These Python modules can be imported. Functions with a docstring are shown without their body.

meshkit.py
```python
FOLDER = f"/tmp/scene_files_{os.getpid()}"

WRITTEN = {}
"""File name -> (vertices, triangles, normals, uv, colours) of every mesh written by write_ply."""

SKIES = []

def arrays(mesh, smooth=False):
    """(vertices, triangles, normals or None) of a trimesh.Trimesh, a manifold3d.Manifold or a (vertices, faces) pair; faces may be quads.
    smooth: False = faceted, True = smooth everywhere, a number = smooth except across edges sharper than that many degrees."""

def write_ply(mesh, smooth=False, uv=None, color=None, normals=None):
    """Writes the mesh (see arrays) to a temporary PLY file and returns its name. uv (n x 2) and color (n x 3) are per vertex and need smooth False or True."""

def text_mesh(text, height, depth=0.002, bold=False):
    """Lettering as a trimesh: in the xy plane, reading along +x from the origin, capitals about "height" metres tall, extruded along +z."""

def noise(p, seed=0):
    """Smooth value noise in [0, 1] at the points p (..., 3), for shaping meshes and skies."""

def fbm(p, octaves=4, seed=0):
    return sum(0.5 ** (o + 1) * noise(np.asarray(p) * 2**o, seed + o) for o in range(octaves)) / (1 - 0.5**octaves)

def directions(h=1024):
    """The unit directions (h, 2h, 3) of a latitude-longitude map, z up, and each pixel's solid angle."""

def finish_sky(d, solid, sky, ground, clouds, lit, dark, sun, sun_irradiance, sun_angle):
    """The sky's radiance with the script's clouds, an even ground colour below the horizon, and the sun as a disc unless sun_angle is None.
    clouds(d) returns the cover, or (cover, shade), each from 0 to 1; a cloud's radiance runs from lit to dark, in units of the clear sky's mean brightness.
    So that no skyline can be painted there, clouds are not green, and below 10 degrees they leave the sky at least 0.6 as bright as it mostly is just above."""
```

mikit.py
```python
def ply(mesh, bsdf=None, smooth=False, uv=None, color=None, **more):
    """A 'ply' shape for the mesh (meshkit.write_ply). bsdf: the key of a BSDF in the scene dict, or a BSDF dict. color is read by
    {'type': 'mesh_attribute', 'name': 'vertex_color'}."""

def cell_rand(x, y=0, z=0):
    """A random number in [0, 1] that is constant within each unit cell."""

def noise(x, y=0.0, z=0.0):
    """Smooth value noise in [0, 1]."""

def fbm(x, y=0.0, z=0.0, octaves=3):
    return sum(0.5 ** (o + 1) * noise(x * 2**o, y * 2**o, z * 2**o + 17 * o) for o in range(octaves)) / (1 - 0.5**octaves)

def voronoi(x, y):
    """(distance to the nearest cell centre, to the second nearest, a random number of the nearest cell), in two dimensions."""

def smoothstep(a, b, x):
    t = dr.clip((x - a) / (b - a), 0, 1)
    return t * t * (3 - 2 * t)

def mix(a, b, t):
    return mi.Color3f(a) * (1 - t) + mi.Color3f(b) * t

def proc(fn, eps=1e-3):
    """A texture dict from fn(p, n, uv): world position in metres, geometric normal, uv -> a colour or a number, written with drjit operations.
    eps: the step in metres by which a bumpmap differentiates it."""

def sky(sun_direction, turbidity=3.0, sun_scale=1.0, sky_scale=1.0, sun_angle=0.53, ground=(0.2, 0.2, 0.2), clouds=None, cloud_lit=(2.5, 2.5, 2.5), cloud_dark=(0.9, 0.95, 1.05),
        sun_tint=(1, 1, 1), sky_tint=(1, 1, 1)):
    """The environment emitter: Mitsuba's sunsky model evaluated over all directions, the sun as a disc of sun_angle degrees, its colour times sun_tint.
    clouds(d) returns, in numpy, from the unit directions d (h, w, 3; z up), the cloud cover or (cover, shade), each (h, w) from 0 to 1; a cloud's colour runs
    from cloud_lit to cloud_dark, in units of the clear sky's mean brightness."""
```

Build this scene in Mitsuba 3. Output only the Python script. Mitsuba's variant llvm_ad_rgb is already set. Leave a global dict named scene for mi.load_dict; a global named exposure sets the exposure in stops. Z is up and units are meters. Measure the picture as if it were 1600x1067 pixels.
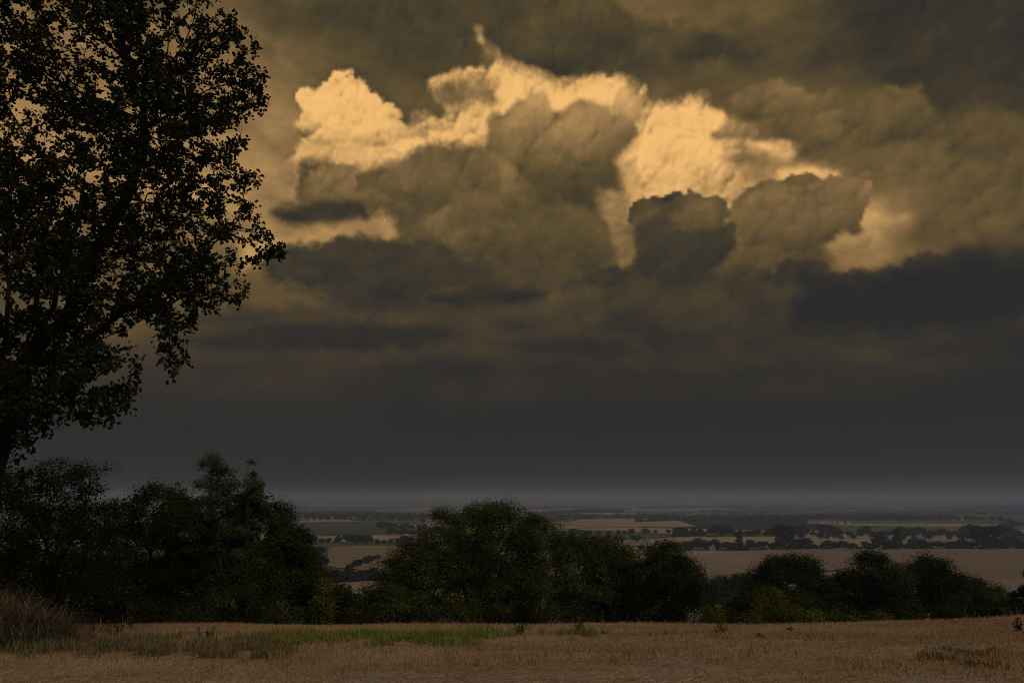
import math, random
import numpy as np, trimesh, mitsuba as mi
import drjit as dr
from scipy.spatial import cKDTree
from scipy.ndimage import gaussian_filter
from scipy.interpolate import PchipInterpolator
import shapely, shapely.geometry as sg
import meshkit, mikit

T = mi.ScalarTransform4f
PI = math.pi
scene, labels = {}, {}

# ------------------------------------------------------------------ camera
EYE = np.array([0.0, 0.0, 1.6])
PITCH = math.radians(12.37)
HFOV = 72.0
LOOK = np.array([0.0, math.cos(PITCH), math.sin(PITCH)])
scene['camera'] = {'type': 'perspective', 'fov': HFOV, 'fov_axis': 'x', 'near_clip': 0.05, 'far_clip': 90000.0,
                   'to_world': T().look_at(origin=EYE.tolist(), target=(EYE + LOOK).tolist(), up=[0, 0, 1]),
                   'medium': {'type': 'ref', 'id': 'air'}}
exposure = 0.0

# ------------------------------------------------------------------ sky: a storm deck with towering evening clouds
SLATE, GOLD = 0.0208, 1.15                         # red radiance of shaded and of sunlit cloud
SUN = (0.50, -0.75, 0.80)                           # behind the camera to the right, veiled by cloud
SUN_SCALE, SUN_ANGLE = 1.06, 22.0
SKY_TINT = (1.75, 0.98, 0.28)                       # the sunset haze between the clouds
CLOUD_LIT, CLOUD_DARK = (1.15, 0.645, 0.215), (0.0208, 0.0226, 0.0228)
BASE_AZ = [-37.4, -29.8, -20.9, -10.8, 0.0, 10.8, 20.9, 29.8, 37.4]
BASE_EL = [-0.2, 1.7, 4.3, 6.3, 8.9, 12.0, 15.2, 17.2, 19.8, 23.3, 27.3, 30.2, 33.0, 35.6, 38.2]
BASE = [[46, 46, 46, 46, 48, 50, 50, 50, 50],
        [44, 44, 44, 44, 45, 45, 45, 45, 44],
        [44, 44, 43, 42, 40, 39, 39, 39, 40],
        [50, 50, 48, 47, 44, 42, 42, 42, 41],
        [66, 64, 60, 56, 57, 57, 56, 53, 48],
        [88, 84, 74, 68, 68, 65, 64, 61, 52],
        [98, 98, 88, 78, 74, 70, 68, 66, 56],
        [112, 114, 104, 88, 84, 84, 84, 84, 68],
        [140, 142, 140, 104, 86, 98, 102, 108, 78],
        [145, 152, 150, 106, 88, 112, 115, 98, 76],
        [135, 146, 146, 114, 105, 110, 110, 82, 66],
        [125, 136, 136, 106, 105, 102, 92, 70, 46],
        [115, 122, 116, 86, 100, 92, 84, 64, 46],
        [105, 108, 98, 76, 88, 96, 92, 66, 44],
        [70, 85, 80, 70, 82, 98, 70, 60, 42]]
POLY = {
    'gold_left': [(-18.38, 30.25), (-17.63, 30.09), (-16.81, 30.47), (-16.22, 31.18), (-15.60, 31.62), (-14.42, 31.85), (-13.50, 31.32), (-12.91, 30.65), (-11.91, 30.56), (-11.11, 30.07), (-10.08, 29.50), (-9.72, 28.87), (-8.93, 28.55), (-9.42, 26.98), (-11.12, 25.79), (-13.25, 25.13), (-15.37, 25.12), (-17.94, 24.63), (-18.42, 25.62), (-17.69, 26.89), (-18.19, 27.99), (-17.75, 28.97)],
    'gold_mid': [(-9.04, 28.63), (-8.24, 29.63), (-6.27, 29.55), (-5.03, 30.26), (-5.74, 31.17), (-7.15, 32.29), (-4.64, 32.96), (-1.63, 33.31), (-1.05, 34.13), (0.00, 33.95), (1.75, 33.58), (4.17, 32.52), (6.92, 32.40), (9.64, 32.22), (11.38, 31.07), (11.52, 29.39), (10.40, 27.87), (8.44, 27.52), (5.64, 27.18), (2.26, 27.04), (-2.26, 26.79), (-6.18, 26.58), (-8.97, 26.82)],
    'wisp_top': [(-3.42, 36.03), (-2.94, 35.96), (-2.46, 35.18), (-1.75, 34.57), (-0.93, 34.04), (0.00, 33.50), (-1.17, 33.68), (-2.10, 34.11), (-2.81, 34.81)],
    'gold_right': [(8.70, 27.03), (10.39, 27.77), (11.71, 28.90), (13.07, 29.61), (16.12, 29.92), (18.25, 28.63), (19.92, 27.09), (23.36, 25.99), (22.58, 25.01), (23.01, 24.39), (26.40, 23.35), (26.51, 22.69), (24.66, 22.72), (22.59, 23.52), (20.84, 23.11), (19.23, 21.69), (16.18, 21.54), (10.96, 22.17), (8.98, 24.08)],
    'brown_mass': [(-18.08, 23.75), (-17.77, 25.13), (-15.39, 25.40), (-12.93, 25.16), (-10.58, 25.84), (-8.43, 27.04), (-5.65, 27.57), (-2.15, 27.28), (-1.42, 28.98), (-1.72, 29.78), (0.00, 30.08), (1.72, 30.35), (2.86, 29.67), (4.57, 30.00), (6.01, 30.41), (8.53, 29.80), (10.43, 28.63), (9.11, 27.48), (8.30, 26.57), (9.20, 24.07), (8.53, 22.11), (8.65, 18.06), (5.37, 15.09), (-5.38, 15.61), (-10.82, 18.97), (-13.02, 20.82), (-16.24, 22.41), (-17.80, 22.73)],
    'lump': [(-1.94, 29.40), (-1.37, 29.88), (-0.46, 29.98), (0.34, 30.26), (0.81, 31.11), (1.85, 31.65), (2.76, 31.31), (3.21, 30.41), (3.54, 29.27), (4.10, 29.16), (4.46, 30.00), (5.50, 30.53), (6.87, 30.69), (8.20, 30.10), (9.07, 29.20), (10.50, 28.81), (10.12, 27.80), (9.21, 27.28), (8.30, 26.66), (8.36, 25.10), (7.20, 23.18), (4.44, 23.28), (1.12, 25.33), (0.00, 26.81), (-1.36, 27.68)],
    'puff': [(9.26, 31.24), (10.30, 31.80), (11.38, 30.98), (11.53, 29.57), (10.59, 28.57), (9.70, 28.30), (9.19, 29.38)],
    'top_dark': [(-2.82, 35.52), (0.00, 37.12), (3.57, 38.17), (7.75, 39.22), (9.41, 37.00), (12.21, 35.80), (14.99, 35.31), (17.64, 34.17), (21.81, 32.53), (19.09, 32.38), (14.77, 32.26), (10.88, 32.16), (5.78, 32.59), (2.91, 33.38), (0.00, 33.95), (-2.05, 34.56)],
    'top_grey': [(-23.79, 37.40), (3.62, 40.64), (0.00, 36.95), (-2.82, 35.52), (-2.04, 34.29), (-4.65, 33.41), (-8.10, 33.42), (-11.51, 33.50), (-13.79, 34.06), (-17.08, 33.91), (-20.86, 34.42)],
    'tower': [(10.41, 22.01), (10.67, 22.88), (11.32, 23.04), (11.73, 22.71), (12.18, 23.07), (13.13, 22.90), (13.67, 23.24), (14.72, 23.05), (15.16, 23.40), (15.88, 23.23), (15.95, 22.83), (16.47, 22.87), (17.09, 22.81), (17.68, 22.45), (17.82, 21.66), (17.48, 21.11), (17.24, 20.64), (17.63, 20.41), (18.25, 20.54), (18.29, 19.75), (18.04, 19.09), (17.40, 18.56), (17.07, 18.10), (16.35, 17.86), (16.21, 17.18), (16.45, 16.26), (15.28, 15.14), (10.67, 15.41), (9.88, 16.68), (10.11, 17.28), (10.88, 17.95), (10.72, 19.17), (10.88, 20.37), (10.59, 21.19)],
    'tower_front': [(10.90, 20.87), (11.56, 21.43), (13.05, 21.52), (13.96, 20.85), (15.07, 20.26), (16.10, 20.26), (17.22, 20.35), (18.13, 20.36), (17.95, 19.20), (16.98, 18.30), (16.14, 17.68), (16.24, 16.08), (10.69, 15.92), (9.90, 17.19), (11.13, 18.95)],
    'brown_tower': [(18.61, 21.37), (19.28, 22.26), (19.93, 22.95), (20.74, 23.12), (21.46, 23.40), (22.32, 23.18), (22.91, 23.38), (24.34, 23.33), (25.14, 22.83), (26.07, 22.86), (27.02, 22.32), (27.87, 22.71), (28.41, 22.79), (28.49, 21.87), (28.32, 21.17), (27.84, 20.80), (27.60, 20.19), (27.28, 19.78), (27.31, 19.22), (26.44, 19.36), (25.79, 19.18), (25.19, 18.70), (24.42, 18.34), (24.85, 17.99), (25.25, 17.46), (25.42, 16.40), (22.63, 15.97), (18.31, 15.90), (18.01, 18.60)],
    'band': [(4.97, 16.65), (7.03, 17.51), (8.64, 17.65), (9.96, 17.49), (10.72, 16.64), (13.81, 16.15), (16.38, 16.76), (18.33, 16.10), (20.76, 16.17), (22.53, 16.95), (23.74, 16.99), (25.37, 15.84), (28.81, 15.38), (31.22, 16.12), (33.75, 16.04), (40.69, 14.86), (40.22, 11.60), (35.45, 11.75), (31.23, 11.32), (26.75, 12.00), (23.26, 12.62), (18.57, 12.61), (15.10, 12.03), (11.58, 12.51), (7.47, 14.10)],
    'band_core': [(23.55, 15.86), (28.82, 15.47), (31.21, 16.03), (33.74, 15.96), (40.68, 14.78), (40.24, 11.76), (34.75, 12.02), (30.86, 11.55), (26.34, 12.23), (22.82, 12.76), (22.51, 14.53)],
    'lens': [(-19.51, 21.37), (-18.74, 21.84), (-17.24, 22.06), (-16.24, 22.41), (-14.69, 22.61), (-13.54, 22.66), (-12.68, 22.54), (-12.45, 22.16), (-13.70, 21.86), (-15.13, 21.34), (-17.16, 20.95), (-18.66, 20.69)],
    'left_dark': [(-19.56, 18.15), (-17.51, 18.65), (-15.01, 19.27), (-12.97, 20.03), (-9.78, 19.73), (-6.01, 19.59), (-5.18, 18.80), (-2.18, 18.04), (-3.25, 17.20), (-5.95, 16.93), (-8.57, 15.61), (-10.65, 15.11), (-13.75, 15.14), (-15.84, 16.11), (-18.83, 16.35)],
    'streak1': [(-25.40, 11.47), (-22.30, 12.03), (-18.58, 12.81), (-14.66, 13.27), (-9.53, 13.10), (-5.32, 12.81), (-8.45, 11.90), (-14.55, 11.25), (-18.92, 10.81), (-23.13, 11.09)],
    'streak2': [(0.00, 12.03), (3.19, 12.43), (8.46, 12.11), (10.25, 11.44), (6.34, 11.24), (2.12, 11.19)],
    'streak3': [(-10.45, 9.99), (-4.23, 10.96), (5.28, 10.53), (10.44, 9.79), (5.25, 9.19), (-5.25, 9.29)],
    'streak4': [(-6.45, 15.58), (-3.24, 16.37), (1.62, 16.60), (2.43, 16.07), (-1.08, 15.46), (-4.30, 15.01)],
    'dark_a': [(17.24, 27.83), (18.21, 28.17), (19.70, 27.50), (21.47, 26.86), (21.04, 26.55), (18.63, 26.90)],
    'dark_b': [(18.34, 25.82), (19.58, 26.02), (21.53, 25.36), (23.23, 24.63), (23.17, 24.08), (20.94, 24.23), (18.99, 24.97)],
    'right_olive': [(18.38, 30.25), (19.97, 30.55), (23.46, 29.95), (24.96, 29.30), (26.71, 28.68), (27.05, 27.55), (29.26, 26.89), (30.92, 26.07), (30.80, 25.14), (27.77, 25.80), (25.52, 26.51), (23.60, 26.50), (20.64, 26.61), (21.76, 27.91), (19.30, 28.75)],
    'right_brown': [(23.52, 25.69), (25.02, 26.25), (26.85, 25.81), (27.63, 24.57), (31.43, 23.33), (38.51, 23.39), (42.44, 22.04), (41.33, 14.88), (33.75, 16.04), (30.99, 16.24), (30.02, 18.68), (31.00, 19.85), (28.44, 21.42), (28.41, 22.79), (26.63, 23.76)],
    'right_dark': [(29.17, 33.29), (34.66, 34.12), (45.05, 31.28), (43.38, 21.89), (37.12, 24.04), (34.25, 25.84), (32.39, 27.43), (30.82, 28.68), (30.17, 30.54)],
    'gold_wisp': [(26.91, 25.52), (28.64, 25.53), (30.75, 24.71), (30.94, 24.23), (29.61, 23.99), (28.10, 24.75), (27.09, 24.68)],
    'glow': [(24.41, 18.24), (25.70, 19.29), (27.31, 19.22), (27.51, 20.21), (28.44, 21.42), (29.87, 21.06), (31.45, 20.12), (31.70, 18.82), (30.85, 17.17), (29.73, 16.08), (26.70, 15.86), (25.41, 16.31), (25.15, 17.38)],
    'low_cum': [(-7.48, 21.66), (-6.08, 22.43), (-4.32, 22.88), (-2.22, 22.32), (-0.22, 21.73), (1.66, 22.03), (4.43, 22.78), (7.15, 21.68), (8.15, 19.10), (7.56, 17.08), (3.24, 16.16), (-4.33, 16.66), (-7.05, 18.13)],
    'orange': [(-21.98, 19.33), (-19.63, 20.38), (-15.13, 21.34), (-12.01, 21.90), (-10.61, 21.49), (-10.25, 20.71), (-11.38, 19.74), (-13.99, 19.55), (-17.52, 18.75), (-19.45, 18.06), (-21.78, 17.03)],
    'curl': [(29.61, 16.55), (30.25, 17.00), (30.72, 17.47), (31.05, 16.78), (32.26, 16.03), (30.96, 15.98)],
    'mid_dark1': [(-11.48, 32.88), (-9.21, 32.62), (-5.78, 32.46), (-2.31, 32.20), (-1.73, 31.56), (-5.74, 30.98), (-9.06, 29.11), (-10.21, 29.77), (-11.38, 31.07), (-13.67, 32.21)],
    'mid_dark2': [(-5.75, 31.45), (-4.04, 32.07), (-1.62, 32.30), (-1.73, 31.56), (-4.59, 31.03)],
    'cum_rim': [(19.37, 29.65), (20.97, 30.21), (22.74, 30.17), (24.39, 29.41), (24.91, 28.78), (26.72, 28.76), (26.90, 27.85), (24.66, 27.40), (21.74, 27.64), (19.79, 28.50)],
    'cum_rim2': [(28.42, 27.43), (29.84, 27.98), (31.19, 28.16), (32.41, 27.59), (32.88, 26.71), (33.83, 25.78), (32.90, 24.99), (30.41, 25.49), (28.74, 26.30)],
    'cum_rim3': [(33.74, 25.12), (34.99, 25.38), (36.16, 25.31), (37.18, 24.44), (38.57, 23.79), (40.58, 23.02), (40.34, 21.47), (36.89, 22.43), (34.35, 23.68)],
    'olive_bank': [(21.54, 27.67), (23.27, 28.10), (25.14, 27.40), (27.05, 27.55), (29.23, 26.72), (31.30, 25.72), (32.44, 24.67), (30.67, 24.11), (27.63, 24.57), (24.94, 25.44), (22.53, 25.49), (21.11, 26.26)],
    'brown_puff': [(19.49, 24.91), (21.02, 25.25), (22.45, 24.66), (23.36, 24.05), (22.83, 23.48), (20.89, 23.67), (19.63, 24.22)],
    'mass_knob': [(-17.84, 23.30), (-16.91, 24.75), (-15.38, 25.31), (-13.89, 25.17), (-13.38, 23.76), (-11.01, 23.36), (-8.81, 22.60), (-10.92, 21.37), (-14.14, 22.22), (-16.75, 22.36)],
    'mass_dark': [(4.56, 29.14), (6.84, 29.71), (9.05, 28.92), (9.09, 27.00), (8.65, 24.10), (8.22, 21.13), (5.48, 20.22), (2.77, 22.31), (2.82, 26.29)],
    'grey_head1': [(-7.01, 20.57), (-6.61, 21.90), (-5.31, 22.65), (-3.88, 22.90), (-3.10, 22.31), (-1.55, 21.83), (0.00, 21.53), (0.00, 19.28), (-3.27, 18.23), (-5.99, 18.67)],
    'grey_head2': [(0.00, 19.69), (1.66, 21.72), (3.88, 22.79), (6.08, 22.53), (7.70, 21.65), (8.50, 19.80), (8.11, 17.57), (4.33, 17.18), (1.09, 17.74)],
    'pale_gap': [(7.23, 24.17), (9.19, 23.87), (10.43, 22.50), (10.88, 20.47), (10.58, 18.47), (9.17, 17.53), (8.15, 19.10), (7.91, 21.64)],
    'shelf': [(-19.43, 17.77), (-16.52, 18.94), (-12.96, 19.83), (-8.72, 19.89), (-5.46, 19.51), (-5.23, 18.80), (-8.65, 18.06), (-12.85, 17.63), (-16.89, 16.92)],
    'shelf2': [(-14.86, 16.68), (-10.76, 17.55), (-5.98, 18.27), (-2.18, 18.04), (-3.25, 17.09), (-7.54, 16.47), (-11.69, 14.95), (-14.26, 15.01)],
    'puff_small1': [(22.53, 16.95), (23.75, 17.09), (24.81, 16.67), (24.90, 15.71), (23.52, 15.58), (22.56, 16.17)],
    'puff_small2': [(17.90, 17.03), (18.91, 17.43), (20.05, 16.92), (19.61, 16.28), (18.33, 16.20)],
    'puff_small3': [(7.57, 17.60), (8.97, 17.84), (9.90, 17.29), (9.45, 16.49), (7.96, 16.45)],
    'lowbank': [(4.31, 15.63), (8.60, 16.53), (12.76, 15.71), (16.83, 15.93), (20.72, 15.68), (23.88, 14.39), (23.26, 12.52), (18.55, 12.41), (14.60, 12.06), (10.56, 12.86), (6.40, 13.72)],
    'streak5': [(-25.08, 12.83), (-21.51, 13.75), (-17.22, 14.30), (-14.71, 14.07), (-17.65, 13.47), (-22.35, 12.70)],
    'streak6': [(10.42, 9.28), (17.88, 9.58), (25.58, 8.80), (30.84, 7.85), (24.62, 7.83), (16.35, 8.36)],
    'gold_core1': [(-17.45, 29.20), (-16.24, 30.09), (-14.91, 31.16), (-13.56, 30.49), (-12.08, 29.62), (-11.27, 28.75), (-12.86, 27.90), (-15.02, 27.82), (-16.62, 27.96)],
    'gold_core2': [(-4.33, 29.34), (-1.72, 30.16), (-0.58, 31.57), (0.00, 33.32), (1.74, 33.31), (3.47, 32.45), (4.02, 31.05), (3.77, 29.64), (1.72, 30.63), (0.00, 30.08), (-1.14, 28.74), (-3.40, 28.13), (-5.67, 28.39)],
    'gold_core3': [(11.74, 27.28), (13.44, 28.55), (15.61, 28.78), (17.11, 27.43), (17.50, 25.73), (15.39, 25.40), (13.28, 25.71), (11.95, 26.07)],
    'gold_core4': [(3.81, 32.26), (5.77, 32.37), (8.05, 32.15), (10.02, 31.73), (10.70, 30.67), (9.09, 29.86), (7.43, 30.71), (5.73, 30.61), (4.34, 29.91), (3.55, 30.12)],
    'gold_shadow1': [(-17.65, 26.37), (-16.03, 27.04), (-13.88, 26.80), (-11.72, 26.81), (-12.20, 25.71), (-15.39, 25.40), (-17.56, 25.15)],
    'gold_shadow2': [(12.68, 24.55), (14.31, 25.13), (15.82, 24.01), (17.40, 24.31), (17.80, 22.82), (15.70, 22.07), (13.09, 22.31)],
    'gold_shadow3': [(8.66, 25.96), (10.32, 26.19), (11.08, 24.92), (11.53, 22.92), (10.45, 22.90), (9.20, 24.07)],
    'gold_streak': [(22.39, 24.02), (24.30, 23.90), (26.38, 23.17), (26.51, 22.69), (24.33, 23.24), (22.63, 23.42)],
    'gold_spot': [(20.43, 26.46), (21.88, 26.42), (23.18, 26.12), (23.69, 25.48), (23.25, 24.91), (22.56, 24.83), (22.24, 25.53), (21.08, 25.90)],
    'gold_left_low': [(-18.03, 25.85), (-16.51, 26.42), (-14.39, 26.37), (-12.26, 26.76), (-10.09, 27.13), (-7.89, 27.65), (-8.41, 26.56), (-11.11, 25.60), (-13.24, 24.94), (-15.37, 25.12), (-16.91, 24.75), (-17.94, 23.29), (-18.35, 24.68)],
    'low_glow': [(-11.06, 22.06), (-10.29, 21.61), (-10.04, 20.73), (-10.64, 19.78), (-11.09, 20.36), (-10.91, 21.17)],
}

# name, softness, large and small wander of the edge (degrees), brightness at top and bottom, relief, patchiness, opacity
LAYERS = [
    ('gold_left', 0.18, 0.3, 0.75, 238, 132, 0.9, 0.0, 1.0),
    ('gold_mid', 0.3, 0.4, 0.75, 228, 160, 0.9, 0.1, 1.0),
    ('gold_core1', 0.7, 0.5, 0.6, 252, 236, 0.8, 0.15, 0.65),
    ('gold_core2', 0.6, 0.5, 0.6, 244, 222, 0.7, 0.15, 0.75),
    ('gold_core4', 0.5, 0.4, 0.5, 246, 228, 0.7, 0.1, 0.8),
    ('gold_left_low', 0.25, 0.3, 0.55, 200, 130, 0.9, 0.15, 0.9),
    ('gold_shadow1', 0.6, 0.5, 0.7, 190, 150, 0.5, 0.3, 0.8),
    ('mid_dark1', 1.2, 1.0, 0.6, 92, 92, 0.2, 0.5, 0.9),
    ('mid_dark2', 0.8, 0.8, 0.5, 120, 105, 0.2, 0.5, 0.9),
    ('gold_right', 0.8, 0.5, 0.8, 208, 150, 0.85, 0.1, 1.0),
    ('gold_core3', 0.8, 0.5, 0.6, 240, 222, 0.8, 0.15, 0.7),
    ('gold_shadow2', 0.4, 0.4, 0.5, 196, 170, 0.5, 0.2, 0.8),
    ('gold_shadow3', 0.35, 0.3, 0.5, 172, 140, 0.5, 0.2, 0.85),
    ('glow', 1.2, 0.4, 0.2, 196, 135, 0.1, 0.2, 1.0),
    ('gold_wisp', 0.9, 0.8, 0.5, 165, 150, 0.3, 0.6, 0.9),
    ('right_brown', 1.6, 0.9, 0.5, 98, 78, 0.4, 0.15, 0.95),
    ('right_dark', 3.0, 1.2, 0.5, 48, 52, 0.35, 0.2, 0.9),
    ('right_olive', 0.9, 0.9, 0.7, 92, 84, 0.3, 0.35, 0.95),
    ('cum_rim', 0.25, 0.4, 0.5, 110, 76, 0.4, 0.25, 0.85),
    ('cum_rim2', 0.3, 0.4, 0.5, 96, 66, 0.4, 0.25, 0.8),
    ('cum_rim3', 0.6, 0.4, 0.7, 88, 62, 0.4, 0.2, 0.8),
    ('olive_bank', 0.3, 0.4, 0.5, 98, 68, 0.5, 0.2, 0.95),
    ('brown_puff', 0.4, 0.4, 0.5, 150, 110, 0.5, 0.2, 0.95),
    ('dark_a', 0.6, 0.6, 0.4, 118, 100, 0.3, 0.3, 0.9),
    ('dark_b', 0.6, 0.6, 0.4, 138, 118, 0.3, 0.3, 0.9),
    ('gold_streak', 0.35, 0.3, 0.3, 215, 205, 0.3, 0.4, 0.9),
    ('gold_spot', 0.5, 0.7, 0.3, 205, 190, 0.4, 0.9, 0.85),
    ('brown_mass', 0.6, 0.5, 0.65, 102, 70, 0.36, 0.0, 1.0),
    ('mass_knob', 0.25, 0.4, 0.6, 112, 72, 0.5, 0.1, 0.9),
    ('mass_dark', 1.6, 0.6, 0.7, 72, 74, 0.3, 0.2, 0.8),
    ('pale_gap', 0.5, 0.4, 0.5, 146, 108, 0.5, 0.1, 0.9),
    ('puff', 0.2, 0.25, 0.3, 165, 112, 0.35, 0.1, 0.8),
    ('lump', 0.45, 0.4, 0.6, 146, 60, 0.42, 0.05, 0.95),
    ('orange', 0.5, 0.4, 0.35, 138, 165, 0.08, 0.1, 1.0),
    ('low_glow', 0.7, 0.3, 0.4, 168, 150, 0.3, 0.5, 0.7),
    ('low_cum', 0.7, 0.4, 0.9, 92, 78, 0.25, 0.1, 0.9),
    ('grey_head1', 0.25, 0.3, 0.6, 94, 70, 0.4, 0.1, 0.9),
    ('grey_head2', 0.4, 0.3, 0.6, 84, 68, 0.35, 0.1, 0.9),
    ('brown_tower', 0.12, 0.3, 0.6, 108, 66, 0.45, 0.0, 1.0),
    ('tower', 0.1, 0.3, 0.6, 84, 48, 0.4, 0.0, 1.0),
    ('tower_front', 0.55, 0.3, 0.6, 58, 48, 0.35, 0.15, 0.85),
    ('curl', 0.6, 0.5, 0.4, 112, 100, 0.3, 0.3, 0.8),
    ('band', 0.35, 0.5, 0.9, 58, 50, 0.3, 0.1, 0.98),
    ('lowbank', 0.7, 0.6, 1.0, 64, 52, 0.4, 0.3, 0.9),
    ('puff_small1', 0.3, 0.3, 0.5, 60, 50, 0.4, 0.1, 0.9),
    ('puff_small2', 0.3, 0.3, 0.5, 66, 56, 0.4, 0.2, 0.9),
    ('puff_small3', 0.3, 0.3, 0.5, 62, 54, 0.4, 0.2, 0.9),
    ('band_core', 1.4, 0.8, 0.4, 42, 40, 0.05, 0.0, 0.97),
    ('top_grey', 1.9, 1.0, 0.5, 68, 70, 0.3, 0.1, 0.97),
    ('top_dark', 0.45, 0.7, 0.7, 76, 62, 0.3, 0.05, 1.0),
    ('wisp_top', 0.4, 0.6, 0.3, 160, 195, 0.4, 1.0, 0.8),
    ('left_dark', 0.5, 0.7, 0.8, 60, 50, 0.3, 0.5, 0.97),
    ('shelf', 0.6, 0.5, 0.7, 60, 54, 0.4, 0.4, 0.9),
    ('shelf2', 0.7, 0.5, 0.6, 60, 54, 0.3, 0.4, 0.9),
    ('lens', 0.5, 0.5, 0.45, 58, 58, 0.1, 0.35, 0.97),
    ('streak1', 0.6, 0.6, 0.5, 51, 48, 0.05, 0.25, 0.97),
    ('streak5', 0.7, 0.5, 0.3, 62, 58, 0.05, 0.4, 0.8),
    ('streak6', 0.9, 0.5, 0.3, 48, 48, 0.05, 0.4, 0.8),
    ('streak2', 0.6, 0.5, 0.3, 52, 50, 0.05, 0.3, 0.9),
    ('streak3', 1.0, 0.5, 0.3, 50, 50, 0.05, 0.3, 0.8),
    ('streak4', 0.6, 0.5, 0.4, 56, 52, 0.05, 0.3, 0.95),
]
def _poly_sdf(P, x, y):
    """signed distance in degrees, positive inside"""
    P = np.asarray(P, float); Q = np.roll(P, -1, 0)
    best = np.full(x.shape, 1e9); ins = np.zeros(x.shape, bool)
    for (ax, ay), (bx, by) in zip(P, Q):
        ex, ey = bx - ax, by - ay
        wx, wy = x - ax, y - ay
        t = np.clip((wx * ex + wy * ey) / (ex * ex + ey * ey + 1e-12), 0, 1)
        best = np.minimum(best, (wx - ex * t) ** 2 + (wy - ey * t) ** 2)
        c = ((ay <= y) & (by > y)) | ((by <= y) & (ay > y))
        with np.errstate(divide='ignore', invalid='ignore'):
            ins ^= c & (x < ax + (y - ay) / (by - ay) * ex)
    return np.where(ins, 1, -1) * np.sqrt(best)


def _ss(a, b, x):
    t = np.clip((x - a) / (b - a), 0, 1)
    return t * t * (3 - 2 * t)


def _fb(x, y, f, o=4, seed=0, sy=1.0):
    return meshkit.fbm(np.stack([x * f, y * f * sy, np.full_like(x, 0.37 + seed * 7.3)], -1), o, seed)


def _rand2(i, j, k):
    h = (i * 374761393 + j * 668265263 + k * 144665123) & 0xFFFFFFFF
    h = ((h ^ (h >> 13)) * 1274126177) & 0xFFFFFFFF
    return ((h ^ (h >> 16)) & 0xFFFFFF) / 16777215.0


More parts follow.
